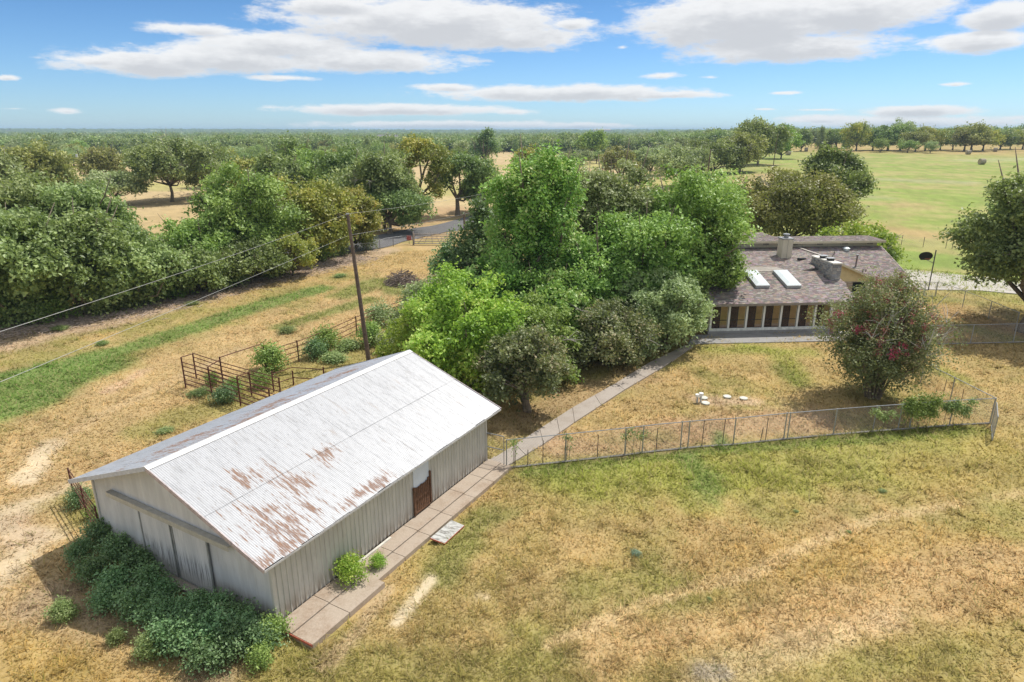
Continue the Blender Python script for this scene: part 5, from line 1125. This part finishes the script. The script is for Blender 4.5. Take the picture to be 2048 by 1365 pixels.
# ---- trees along the road and woods on the left, each measured by its base and top
NEAR = [ # label, base u, base v, top v, width, leaf, leaves, size
 ('dense grey green oak at the left edge of the photo, lowest row', 30, 652, 400, 250, 'oak', 26000, .17), ('dark oak in the front row of the left woods, second from the left edge', 160, 632, 415, 230, 'dark', 26000, .17),
 ('wide oak behind the front row at the far left', 60, 560, 340, 260, 'oak', 24000, .2), ('broad olive oak with a long bare limb, upper middle of the left woods', 170, 560, 362, 215, 'oak', 26000, .2),
 ('oak in the front row of the left woods, third from the left edge', 262, 612, 470, 190, 'oak', 16000, .17), ('low dark oak at the right end of the leftmost woods', 315, 590, 478, 130, 'dark', 10000, .17),
 ('yellow green elm just right of the bare pasture gap', 415, 566, 428, 170, 'mid', 18000, .17), ('dark understory oak in the front row, below the yellow green elm', 400, 588, 500, 130, 'dark', 9000, .16),
 ('tall olive green elm in the middle of the left tree line', 510, 545, 335, 200, 'mid', 26000, .18), ('yellowing elm, left neighbour of the tree above the wooden pole', 615, 522, 350, 180, 'yellow', 22000, .18),
 ('small yellow tree standing out in front of the left tree line', 587, 552, 462, 95, 'yellow', 9000, .13), ('low dark green oak beneath the middle elms', 505, 566, 478, 150, 'dark', 10000, .16),
 ('golden green tree right behind the top of the wooden pole', 712, 500, 375, 100, 'yellow', 17000, .17), ('leafy green tree left of the golden one, behind the pole', 660, 505, 390, 110, 'mid', 10000, .17),
 ('dark oak across the road above the pole', 770, 462, 300, 150, 'oak', 18000, .24), ('oak across the road filling left of the leaning trunk tree', 700, 445, 292, 150, 'dark', 16000, .27),
 ('tree with a tall crooked bare trunk beside the road', 836, 440, 288, 95, 'yellow', 8000, .22), ('dark green tree across the road right of the crooked trunk', 915, 432, 320, 105, 'dark', 14000, .22),
 ('olive tree across the road partly behind the cedars', 968, 425, 340, 90, 'oak', 10000, .22), ('low bushy oak at the roadside under the crooked trunk tree', 780, 468, 395, 110, 'dark', 9000, .18),
 ('big lone oak with a thick pale trunk in the left pasture', 345, 404, 283, 185, 'oak', 24000, .28), ('light green mesquite right of the big lone oak', 420, 395, 322, 90, 'sage', 8000, .27), ('pale green mesquite left of the big lone oak', 235, 412, 345, 110, 'sage', 9000, .26),
 ('brown green oak at the far left beyond the woods', 95, 415, 288, 120, 'bronze', 15000, .3), ('rounded oak right of the thin transformer pole', 212, 372, 292, 75, 'bronze', 9000, .3),
 ('olive tree at the left edge above the woods', 15, 430, 310, 110, 'oak', 10000, .3), ('yellow green elm above the middle of the left tree line', 512, 420, 315, 90, 'yellow', 9000, .3), ('round dark oak behind the yellow green elms', 440, 375, 293, 80, 'dark', 8000, .3),
 ('dark oak upper middle, left of the road trees', 600, 405, 280, 110, 'dark', 12000, .3), ('green elm above the yellowing elm', 640, 430, 300, 110, 'mid', 12000, .28), ('olive oak behind the yellowing elms', 560, 440, 310, 110, 'oak', 12000, .26),
 ('bright topped round tree standing alone in the far pasture', 1182, 321, 265, 56, 'mid', 9000, .5), ('dark cedar with a yellow tree behind it in the far pasture', 967, 335, 266, 52, 'cedar', 9000, .45),
 ('tall narrow grey tree left of the far pasture cedar', 925, 322, 283, 30, 'sage', 4000, .45), ('grey green oak behind the overhanging tree by the dry strip', 1365, 372, 290, 105, 'sage', 13000, .28), ('dark round oak right of it along the dry strip', 1425, 350, 280, 100, 'oak', 12000, .32),
 ('olive tree row beside the utility pole at the dry strip', 1480, 345, 268, 90, 'bronze', 11000, .34), ('tall spreading oak in the row left of the hay field', 1515, 330, 241, 95, 'oak', 13000, .4), ('bright green tree near the far hay bales', 1562, 318, 256, 62, 'mid', 8000, .42),
 ('narrow tree by the wrapped hay bales', 1602, 303, 256, 34, 'dark', 4000, .45), ('grey green oak in the row beyond the thicket', 1300, 352, 292, 80, 'sage', 9000, .3), ('yellow leaved tree top just above the vine covered tree', 1060, 372, 292, 70, 'yellow', 8000, .3),
 ('low olive tree above the thicket, right of the yellow top', 1240, 362, 296, 70, 'bronze', 8000, .3),
]
for i, (lab, ub, vb, vt, w, lf_, n, sz) in enumerate(NEAR):
    if 'crooked' in lab:
        p, h, R = tree_px(ub, vb, vt, w); L = [[.5, 0, h * .93, R * .6, R * .6, 1.3], [2.6, 0, h * .86, R * .7, R * .7, 1.6], [-1.2, .5, h * .8, R * .45, R * .5, 1.2], [4.2, .3, h * .68, R * .5, R * .5, 1.4], [3.3, -.4, h * .55, 1.6, 1.6, 1.2], [-2.0, 0, h * .62, 1.4, 1.4, 1.1], [2.9, 0, h * .38, 1.5, 1.5, .9]]
        hero('crooked_tree', lab, 'tree', p, L, lf_, n, sz, 100 + i, z0=h * .33, r0=.42, nl=7); continue
    z0 = .30 if 'lone oak' in lab or 'alone' in lab else (.08 if vb > 480 else .12)
    nm = 'cedar_tree' if lf_ == 'cedar' else ('elm_tree' if 'elm' in lab else ('mesquite_tree' if 'mesquite' in lab else 'oak_tree'))
    oak(lab, ub, vb, vt, w, lf_, n, sz, 100 + i, z0, name=nm)

# ---- prototypes for the rest of the woods: shared meshes, every tree its own object
def proto(seed, shape, n, size, leaf, z0=.22):
    rng = np.random.default_rng(seed)
    L = lobes_oak(rng, 1.0, z0, 1.72, 16) if shape == 'oak' else np.array(cone(rng, .75, 2.0, 16))
    cr = cloud_mesh('crown', (rng, L, n, size), leaf, core=.7)
    tm = limbs(rng, L, z0 * 1.5, .06, nl=7, twig=False); me = mesh_np('trunk', np.array(tm.v), tm.f, True, np.array(tm.c)); me.materials.append(BARK); return cr, me
PROTO = [proto(900 + i, 'oak' if i < 6 else 'cone', 5600, .050, LEAF['oak'], .18 if i % 2 else .3) for i in range(7)]
rs = np.random.default_rng(314); placed = []
CLEAR = [(300, 440, 130, 45), (800, 455, 60, 18), (870, 415, 60, 30), (560, 372, 26, 22), (395, 330, 24, 12), (340, 315, 40, 7), (170, 372, 40, 30), (880, 318, 110, 12), (1000, 345, 80, 25), (1290, 325, 90, 14), (1180, 312, 70, 12), (1080, 318, 60, 9), (790, 400, 40, 14), (550, 330, 18, 9), (640, 330, 20, 7), (620, 415, 40, 15)]
def blocked(u, v): return any(((u - a) / c) ** 2 + ((v - b) / d) ** 2 < 1 for a, b, c, d in CLEAR)
def too_close(x, y, d): return any((x - a) ** 2 + (y - b) ** 2 < d * d for a, b in placed)
for t in NEAR: q_ = g(t[1], t[2]); placed.append((q_[0], q_[1]))
mids = []
def scatter(n, u0, u1, v0, v1, d, hr, tries=40):
    c = 0
    for _ in range(n * tries):
        if c >= n: break
        u = rs.uniform(u0, u1); v = v0 + (v1 - v0) * rs.random() ** 1.35
        if blocked(u, v): continue
        p = g(u, v)
        dd = d * (1 + .0 * v)
        if too_close(p[0], p[1], dd): continue
        placed.append((p[0], p[1])); mids.append((p, rs.uniform(*hr), u, v)); c += 1
scatter(26, -10, 700, 335, 430, 8.5, (6.5, 10))
scatter(60, -10, 960, 300, 340, 10, (7.5, 10.5))
scatter(75, -10, 1000, 285, 302, 13, (8, 11))
scatter(26, 960, 1380, 297, 308, 9, (8, 10.5)); scatter(34, 860, 1400, 288, 296, 11, (9, 12)); scatter(10, 1010, 1350, 325, 350, 9, (5.5, 8))
ZONES_ = [(0, 430, 'oak in the left middle distance woods'), (430, 900, 'oak in the woods across the road, middle distance'), (900, 1420, 'oak in the distant pasture grove beyond the thicket'), (1420, 2100, 'tree in the row along the far edge of the hay field')]
# far field edge: individually measured
far = [(1640, 298, 262, 26), (1655, 297, 268, 22), (1672, 297, 258, 30), (1712, 302, 245, 46), (1745, 301, 258, 40), (1775, 302, 252, 40), (1800, 301, 243, 56), (1830, 304, 262, 44), (1850, 302, 256, 40), (1880, 301, 262, 44), (1905, 300, 260, 36), (1928, 303, 258, 46), (1942, 303, 250, 34), (1965, 302, 262, 44), (2000, 300, 262, 36), (2020, 299, 268, 40), (2045, 299, 262, 46), (1690, 299, 272, 30), (1760, 305, 276, 30), (1815, 306, 280, 30), (1860, 307, 282, 30)]
for (u, v, vt, w) in far:
    p = g(u, v); h = (hgt(vt, p[1]) - p[2]) * 1.15; mids.append((p, h, u, v)); placed.append((p[0], p[1]))
LK = ['oak', 'dark', 'oak', 'sage', 'bronze', 'mid', 'yellow', 'dark']
ORD = ['first', 'second', 'third', 'fourth', 'fifth', 'sixth', 'seventh', 'eighth', 'ninth', 'tenth', 'eleventh', 'twelfth', 'thirteenth', 'fourteenth', 'fifteenth', 'sixteenth', 'seventeenth', 'eighteenth', 'nineteenth', 'twentieth'] + ['%d%s' % (i, {1: 'st', 2: 'nd', 3: 'rd'}.get(i % 10, 'th')) for i in range(21, 60)]
LW = {'oak': 'olive green', 'dark': 'dark green', 'sage': 'sage green', 'bronze': 'bronze tinted', 'mid': 'fresh green', 'yellow': 'yellowing'}; cnt = {}
mids.sort(key=lambda t: t[2])
for (p, h, u, v) in mids:
    k = int(rs.integers(0, 7)); lk = LK[int(rs.integers(0, 8))]
    if 960 < u < 1400: lk = ['sage', 'oak', 'dark', 'sage'][int(rs.integers(0, 4))]
    if u > 1420: zone = 'along the far edge of the hay field'
    else:
        zone = 'left of the lone oak' if u < 300 else 'right of the lone oak' if u < 690 else 'beyond the road' if u < 1000 else 'of the far grove'
        zone = ('near rows ' if v > 318 else 'middle rows ' if v > 297 else 'last rows ') + zone
    sh = 'narrow cedar like' if k == 6 else 'rounded'; key = (lk, sh, zone); cnt[key] = cnt.get(key, 0) + 1
    lab = '%s %s tree, %s, %s from left' % (LW[lk], 'cedar' if k == 6 else 'oak', zone, ORD[cnt[key] - 1]); lab = lab.replace('cedar tree', 'cedar').replace('oak tree', 'oak')
    root = empty('cedar_tree' if k == 6 else 'oak_tree', p, lab, 'tree', 'trees ' + zone)
    R = h * rs.uniform(.48, .68) * (.62 if k == 6 else 1)
    for nm, me, mt in (('crown', PROTO[k][0], LEAF[lk]), ('trunk', PROTO[k][1], BARK)):
        o = obj(nm, me, mt, root); zs = h / 1.9; o.scale = (R, R, zs); o.rotation_euler = (0, 0, rs.uniform(0, 6.28))


# ---- far woods, nobody could count: one object each, low crowns instanced by geometry nodes
def far_woods():
    rng = np.random.default_rng(5)
    protos = []
    for i in range(3):
        V, F, t = leaf_cloud(rng, lobes_oak(rng, 1.0, .1, 1.7, 9), 520, .15, core=.6, clump=3); me = mesh_np('far_crown', V, F, False, np.stack([t] * 3, -1)); me.materials.append(LEAF[['dark', 'oak', 'sage'][i]]); protos.append(me)
    P_ = []
    n = 26000; y = 470 + 3900 * rng.random(n) ** 1.55; a = np.radians(rng.uniform(-42, 42, n)); x = y * np.tan(a); az = np.degrees(a)
    r = np.hypot(x, y); keep = fbm(x / 90, y / 60, 8, 3) > np.where(r < 1100, .47, .38); fld = (az > 14) & (r < 430); keep &= ~fld; keep &= ~((az > 13) & (r < 500))
    x, y, r = x[keep], y[keep], r[keep]; z = T(x, y); m = len(x)
    s = rng.uniform(3.6, 6.2, m) * (1 + .35 * sstep(900, 3000, r)); h = rng.uniform(4.2, 6.2, m) * np.where(rng.random(m) < .08, 1.3, 1)
    me = bpy.data.meshes.new('distant_woodland'); me.vertices.add(m); me.vertices.foreach_set('co', np.stack([x, y, z - .4], -1).astype(np.float32).ravel())
    at_ = me.attributes.new('scl', 'FLOAT_VECTOR', 'POINT'); at_.data.foreach_set('vector', np.stack([s, s, h * .95], -1).astype(np.float32).ravel())
    ai = me.attributes.new('pick', 'INT', 'POINT'); ai.data.foreach_set('value', rng.integers(0, 3, m).astype(np.int32))
    ar = me.attributes.new('rot', 'FLOAT_VECTOR', 'POINT'); ar.data.foreach_set('vector', np.stack([0 * s, 0 * s, rng.uniform(0, 6.28, m)], -1).astype(np.float32).ravel())
    o = bpy.data.objects.new('distant_woodland', me); COL.objects.link(o); tag(o, 'hazy blue green woodland stretching to the horizon', 'woodland', kind='stuff')
    ng = bpy.data.node_groups.new('woods', 'GeometryNodeTree'); ng.interface.new_socket('Geometry', in_out='INPUT', socket_type='NodeSocketGeometry'); ng.interface.new_socket('Geometry', in_out='OUTPUT', socket_type='NodeSocketGeometry')
    gi = ng.nodes.new('NodeGroupInput'); go = ng.nodes.new('NodeGroupOutput'); ip = ng.nodes.new('GeometryNodeInstanceOnPoints'); gg = ng.nodes.new('GeometryNodeGeometryToInstance'); mp = ng.nodes.new('GeometryNodeMeshToPoints')
    ng.links.new(gi.outputs[0], mp.inputs[0]); ng.links.new(mp.outputs[0], ip.inputs['Points']); ng.links.new(gg.outputs[0], ip.inputs['Instance'])
    for pm in protos[::-1]:
        # a mesh prototype enters the tree through an object that is never linked to the scene
        po = bpy.data.objects.new('far_crown', pm); oi = ng.nodes.new('GeometryNodeObjectInfo'); oi.inputs['Object'].default_value = po; ng.links.new(oi.outputs['Geometry'], gg.inputs[0])
    ip.inputs['Pick Instance'].default_value = True
    def na(name, typ):
        q_ = ng.nodes.new('GeometryNodeInputNamedAttribute'); q_.data_type = typ; q_.inputs['Name'].default_value = name; return q_.outputs['Attribute']
    ng.links.new(na('pick', 'INT'), ip.inputs['Instance Index']); ng.links.new(na('scl', 'FLOAT_VECTOR'), ip.inputs['Scale'])
    er = ng.nodes.new('FunctionNodeEulerToRotation'); ng.links.new(na('rot', 'FLOAT_VECTOR'), er.inputs[0]); ng.links.new(er.outputs[0], ip.inputs['Rotation'])
    ng.links.new(ip.outputs[0], go.inputs[0]); md = o.modifiers.new('woods', 'NODES'); md.node_group = ng
far_woods()
def far_building(u, v, w, h, lab, dome=False, col=(.75, .73, .70), d=None):
    p = g(u, v) if d is None else np.array([0., 0, 0])
    if d is not None: k = ray(u, v); k = k / k[1]; p = np.array([k[0] * d, d, 0.]); p[2] = CAM_H + k[2] * d - h * .2
    m = simple('far_pale_wall', col, .7, 0, .05, .05); r = empty('far_building', p, lab, 'building')
    if dome:
        MB().tube([p + [0, 0, 0], p + [0, 0, h * .5]], w / 2, 20).build('wall', m, r); MB().tube([p + [0, 0, h * .5], p + [0, 0, h * .75], p + [0, 0, h * .92], p + [0, 0, h]], [w / 2, w * .42, w * .25, w * .04], 20).build('dome', m, r)
    else:
        MB().box(p + [-w / 2, 0, 0], p + [w / 2, w * .4, h * .75]).build('wall', m, r)
        MB().add([p + [-w / 2 - 1, -1, h * .75], p + [w / 2 + 1, -1, h * .75], p + [w / 2 + 1, w * .4 + 1, h * .75], p + [-w / 2 - 1, w * .4 + 1, h * .75], p + [-w / 2, w * .2, h], p + [w / 2, w * .2, h]], [(0, 1, 5, 4), (2, 3, 4, 5), (0, 4, 3), (1, 2, 5)]).build('roof', simple('far_roof', (.55, .5, .47), .7, 0, .05, .05), r)
far_building(308, 266, 36, 12, 'white domed building on the hazy horizon at the left', True, d=3000)
far_building(185, 266, 55, 9, 'long pale warehouse on the left horizon, leftmost of three', d=3050); far_building(220, 266.5, 50, 9, 'long pale warehouse on the left horizon, middle of three', d=2900); far_building(252, 267, 30, 6, 'low pale building on the horizon just left of the white dome', d=2950)
far_building(1205, 262, 60, 8, 'low pale roof on the central horizon', d=2500, col=(.6, .6, .6)); far_building(2035, 269, 70, 8, 'long pale shed roof on the right horizon', d=1500)
# white gabled house among the far trees
def farm_house():
    p = g(775, 292); p = np.array([p[0], p[1], 0]); r = empty('farm_house', p, 'far white gabled farmhouse with a grey roof among the trees', 'house'); w, d, h = 20, 8, 4.5
    wm = simple('white_siding', (.7, .7, .68), .7, 0, .05, 1); rm = simple('grey_roof', (.24, .23, .24), .8, 0, .1, 1); MB().box(p + [-w / 2, 0, 0], p + [w / 2, d, h + 3.2]).build('wall', wm, r)
    z = h + 3.2; MB().add([p + [-w / 2 - .5, -.5, z], p + [w / 2 + .5, -.5, z], p + [w / 2 + .5, d + .5, z], p + [-w / 2 - .5, d + .5, z], p + [-w / 2 - .5, d / 2, z + 3.4], p + [w / 2 + .5, d / 2, z + 3.4]], [(0, 1, 5, 4), (2, 3, 4, 5), (0, 4, 3), (1, 2, 5)]).build('roof', rm, r)
    a = p + [w * .36, -2, 0]; MB().add([a + [-3, 0, 0], a + [3, 0, 0], a + [3, 0, z], a + [0, 0, z + 3], a + [-3, 0, z]], [(0, 1, 2, 3, 4)]).build('front_gable', wm, r); MB().add([a + [-3.4, -.2, z - .3], a + [0, -.2, z + 3.2], a + [0, 6, z + 3.2], a + [-3.4, 6, z - .3], a + [3.4, -.2, z - .3], a + [3.4, 6, z - .3]], [(0, 1, 2, 3), (1, 4, 5, 2)]).build('gable_roof', rm, r)
    MB().box(p + [-2, d / 2 - .6, z], p + [-.6, d / 2 + .6, z + 5]).build('chimney', wm, r)
    for k in range(4): MB().box(p + [-8 + k * 3, -.05, z - 2.2], p + [-7 + k * 3, -.01, z - .8]).build('window', simple('dark_glass', (.05, .06, .07), .3), r)
farm_house()

# ---- weeds, brush, vines
def bush_proto(seed, R, h, leaf, n, size, m=8, stems=5):
    rng = np.random.default_rng(seed); L = np.array(mound(rng, R, h, m)); cr = cloud_mesh('foliage', (rng, L, n, size), LEAF[leaf], clump=4, spray=.30, core=.35, rough=.30, jitter=2.3)
    st = MB()
    for k in range(stems): a = k * 2.4; e = np.array([math.cos(a) * R * .6, math.sin(a) * R * .6, h * .8]); st.tube([(e[0] * .08, e[1] * .08, -.03), e * .5 + [0, 0, .05], e], [.016, .012, .004], 4)
    sm = mesh_np('stem', np.array(st.v), st.f, False, np.array(st.c)); sm.materials.append(simple('green_stem', (.16, .19, .07), .8)); return cr, sm
def bush(pr, p, s, lab, cat='weed', name='weed_bush', group=None, mat=None, sz=None, rz=None):
    r = empty(name, p, lab, cat, group); rz = rs.uniform(0, 6.28) if rz is None else rz
    for nm, me in (('foliage', pr[0]), ('stem', pr[1])): o = obj(nm, me, mat if (mat and nm == 'foliage') else None, r) if not (mat and nm == 'foliage') else obj(nm, me, mat, r); o.scale = (s, s, s if sz is None else sz); o.rotation_euler = (0, 0, rz)
    return r
WP = [bush_proto(300 + i, .62, 1.05, 'weed', 2600, .048) for i in range(3)]
weeds = [(205, 1090, 1.0), (165, 1120, .8), (240, 1120, 1.0), (190, 1160, .9), (280, 1150, 1.0), (235, 1185, .95), (300, 1185, .95), (330, 1205, .85), (215, 1215, .8), (270, 1235, 1.0), (325, 1255, 1.05), (375, 1250, 1.0), (334, 1300, .95), (385, 1300, 1.1), (430, 1290, 1.1), (440, 1240, .9), (470, 1310, 1.0), (420, 1335, .9), (495, 1280, 1.0), (520, 1300, .9), (400, 1215, .62), (465, 1265, .9)]
for i, (u, v, s) in enumerate(weeds):
    bush(WP[i % 3], g(u, v), s * .9, 'dark green ragweed bush by the sliding barn doors, %s from left' % ORD[sorted(q_[0] for q_ in weeds).index(u)], group='ragweed bushes in front of the sliding barn doors')
for (u, v, s, lab) in [(545, 1285, .75, 'sunlit bright green weed at the near corner of the concrete apron'), (525, 1330, .6, 'bright green weed clump just below the near corner of the apron')]: bush(WP[0], g(u, v), s, lab, mat=LEAF['mid'])
for (u, v, s, lab) in [(128, 1240, .62, 'pale tall weed alone at the left of the barn shadow'), (235, 1285, .4, 'pale small weed lying alone in the lower barn shadow'), (300, 1310, .62, 'pale yellow green weed at the lower edge of the ragweed')]: bush(WP[1], g(u, v), s, lab, mat=LEAF['pale'])
q = B(2.75, -.5, .22); bush(WP[2], q, .78, 'bright green weed bush growing through the apron beside the barn wall', mat=LEAF['lime']); bush(WP[1], B(3.7, -.85, .2), .42, 'small bright green weed on the apron right beside the larger one', mat=LEAF['lime'])
for (u, v, s, lab) in [(1273, 1110, .28, 'small bluish green weed alone in the middle of the front lawn'), (1592, 1025, .16, 'little bluish weed in the lawn below the bright green patch'), (1697, 1066, .15, 'little bluish weed right beside the tan footpath'), (1418, 1200, .13, 'tiny bluish weed on the near side of the tan footpath'), (1765, 985, .22, 'low green weed tuft in the lawn under the right fence')]:
    bush(WP[0], g(u, v), s, lab, mat=LEAF['blue'] if 'alone' in lab else LEAF['pale'], sz=s * .55)
for (u, v, s, lab, lf_) in [(545, 742, 1.6, 'leafy bush inside the corral beneath the gateway frame', 'mid'), (525, 775, .9, 'weed bush at the foot of the corral rails', 'mid'), (655, 700, 1.5, 'bright leafy sapling growing through the long pipe fence', 'mid'), (632, 716, 1.2, 'smaller bush against the long pipe fence, left of the sapling', 'weed'), (695, 698, 1.3, 'whitish grey weed mass in front of the long pipe fence', 'sage'), (670, 722, 1.2, 'whitish weed clump near the corral, lower of two', 'sage'), (745, 690, 1.5, 'green bush right beside the base of the wooden pole', 'mid'), (760, 650, 1.6, 'grey green bush behind the wooden pole', 'sage'), (785, 705, 1.5, 'grey weed bush between the pole and the lime green tree', 'sage'),
    (400, 790, .8, 'low weeds under the left end of the cattle chute', 'weed'), (450, 805, .9, 'weeds growing along the chute rails beside the barn roof', 'weed'), (425, 770, .7, 'green weed inside the cattle chute', 'mid'), (470, 785, .8, 'weed inside the chute next to the barn', 'mid'), (575, 665, .9, 'low whitish weed patch in the grass above the corral', 'sage'), (120, 660, .7, 'grey tuft on the pink brushy strip, far left', 'sage'), (385, 610, .7, 'dry tuft on the pink brushy strip below the woods', 'sage'), (205, 690, .6, 'thin tuft at the green band near the left edge', 'sage'), (680, 555, .8, 'low grey plant in the dry grass left of the brush pile', 'sage'), (330, 865, .5, 'low green tuft near the barn roof edge', 'mid'),
    (160, 1010, .7, 'weeds at the far end of the rusty pipe panel', 'weed'), (190, 1035, .5, 'weeds beneath the rusty pipe panel beside the barn', 'mid')]:
    low = 'tuft' in lab or 'low ' in lab or 'whitish' in lab
    bush(WP[len(lab) % 3], g(u, v), s * (1.15 if low else 1), lab, 'shrub' if s > 1.1 else 'weed', mat=LEAF['pale' if low else lf_], sz=s * (.42 if low else 1))
bands = []
for i, (u, v) in enumerate(bands): bush(WP[i % 3], g(u, v), rs.uniform(1.6, 2.4), 'pale low weed clump in the green hay field, %s from left' % ORD[sorted(q_[0] for q_ in bands).index(u)], group='pale weed clumps scattered in the hay field', mat=LEAF['pale'], sz=rs.uniform(.6, .9))
# vine on the yard fence
def fence_vine(pts, lab, R, n, leaf='mid', seed=1):
    rng = np.random.default_rng(seed); A = [g(*p) for p in pts]; root = empty('fence_vine', A[0], lab, 'vine'); L = []
    for a, b in zip(A, A[1:]):
        for t in np.linspace(0, 1, 6): q_ = a + (b - a) * t - A[0]; L.append([q_[0], q_[1], rng.uniform(.75, 1.4), R * rng.uniform(.6, 1.1), R * .6, R * rng.uniform(.6, 1.5)])
    obj('foliage', cloud_mesh('foliage', (rng, L, n, .05), LEAF[leaf], clump=4, core=.2, jitter=2.2), None, root)
    m = MB()
    for q_ in L[::2]: m.tube([A[0] + [q_[0], q_[1], 0], A[0] + [q_[0] + .05, q_[1], q_[2]]], .012, 4)
    m.build('stem', BARK, root)
fence_vine([(1808, 860), (1868, 855)], 'leafy vine clump draped over the yard fence near the right corner', .42, 5500, 'mid', 5); fence_vine([(1885, 853), (1932, 850)], 'yellow green vine trailing along the fence top at the right corner', .2, 2200, 'pale', 6)
fence_vine([(1745, 865), (1795, 861)], 'thin vine strand along the fence top under the crape myrtle', .10, 700, 'oak', 7); fence_vine([(1250, 912), (1285, 907)], 'small vine hooked on the fence rail in front of the bare yard', .09, 300, 'oak', 8); fence_vine([(1128, 925), (1140, 924)], 'sprig of green climbing a fence post near the walkway', .07, 110, 'oak', 9)
fence_vine([(1026, 938), (1031, 938)], 'narrow weed standing at the gate post', .06, 110, 'oak', 10)
def brush_pile(u, v, R, h, n, lab, mat, seed, name='brush_pile'):
    rng = np.random.default_rng(seed); p = g(u, v); r = empty(name, p, lab, 'brush pile'); m = MB()
    for k in range(n):
        a = rng.uniform(0, 6.28); rr = R * rng.random() ** .6; z = h * (1 - (rr / R) ** 2) * rng.random() + .05; c = p + [math.cos(a) * rr, math.sin(a) * rr, z]; d = rng.normal(size=3) * [1, 1, .35]; d /= np.linalg.norm(d); l = rng.uniform(.4, 1.3)
        m.tube([c - d * l / 2, c + rng.normal(size=3) * .08, c + d * l / 2], [.03, .025, .01], 4)
    m.build('branches', mat, r)
DRY = simple('dry_twigs', (.20, .16, .135), .95, 0, .4, 6)
brush_pile(805, 568, 1.75, 1.35, 420, 'dark heap of dead branches left of the grey green shrub', DRY, 3)
brush_pile(347, 402, 5.0, 2.6, 110, 'fallen pale dead limbs at the foot of the big lone oak', BARKL, 4, 'fallen_limbs')
brush_pile(395, 392, 4.0, 1.0, 120, 'low pile of dead brush right of the big lone oak', DRY, 5)
# strewn cut brush on the pink strip: uncountable
def litter():
    rng = np.random.default_rng(8); V = []; F = []; c = 0; W_ = [g(*p)[:2] for p in ((-40, 668), (120, 640), (300, 612), (470, 570), (620, 535), (720, 512))]
    for k in range(5200):
        i = int(rng.integers(0, 5)); q_ = W_[i] + (W_[i + 1] - W_[i]) * rng.random(); n_ = W_[i + 1] - W_[i]; n_ = np.array([-n_[1], n_[0]]) / np.linalg.norm(n_); q_ = q_ - n_ * rng.normal() * 1.5 - n_ * .3
        a = rng.uniform(0, 3.14); l = rng.uniform(.1, .5); d = np.array([math.cos(a) * l, math.sin(a) * l, rng.uniform(-.04, .06)]); p = np.array([q_[0], q_[1], float(T(*q_)) + .05]); w = np.array([-d[1], d[0], 0]) * .06
        V += [p - d - w, p - d + w, p + d + w, p + d - w, p + [0, 0, .05]]; F += [(c, c + 1, c + 4), (c + 1, c + 2, c + 4), (c + 2, c + 3, c + 4), (c + 3, c, c + 4)]; c += 5
    me = mesh_np('cut_brush', V, F); me.materials.append(simple('pale_dry_brush', (.42, .33, .26), .95, 0, .4, 4)); o = bpy.data.objects.new('cut_brush', me); COL.objects.link(o); tag(o, 'scattered pale cut brush along the edge of the left woods', 'brush', kind='stuff')
litter()
# understory that closes the foot of the woods
UB = [(10, 655, 3.0), (70, 648, 2.4), (110, 640, 2.6), (205, 628, 2.8), (240, 622, 2.4), (290, 610, 2.6), (350, 596, 2.6), (430, 580, 2.6), (470, 572, 2.2), (545, 556, 2.2), (640, 522, 2.2), (668, 512, 2.2), (735, 500, 1.8), (90, 600, 4), (230, 585, 4), (330, 560, 4), (460, 545, 3.6), (560, 520, 3.6)]
for i, (u, v, s) in enumerate(UB):
    bush(WP[i % 3], g(u, v), s, 'low bush at the foot of the left woods, %s from left' % ORD[sorted(q_[0] for q_ in UB).index(u)], 'shrub', 'undergrowth_bush', 'bushes along the foot of the left woods', LEAF[['dark', 'oak', 'mid', 'oak'][i % 4]])
# air
hz = MB().box((-9000, -60, -3), (9000, 11500, 45)).build('haze', None if False else ASPH, None)
hz.data.materials.clear(); hm, nt = newmat('air'); o_ = nt.nodes.new('ShaderNodeOutputMaterial'); pv = nt.nodes.new('ShaderNodeVolumePrincipled'); pv.inputs['Color'].default_value = (.55, .78, 1.0, 1); pv.inputs['Density'].default_value = .00017; pv.inputs['Anisotropy'].default_value = 0
nt.links.new(pv.outputs[0], o_.inputs['Volume']); hz.data.materials.append(hm); hz['kind'] = 'stuff'
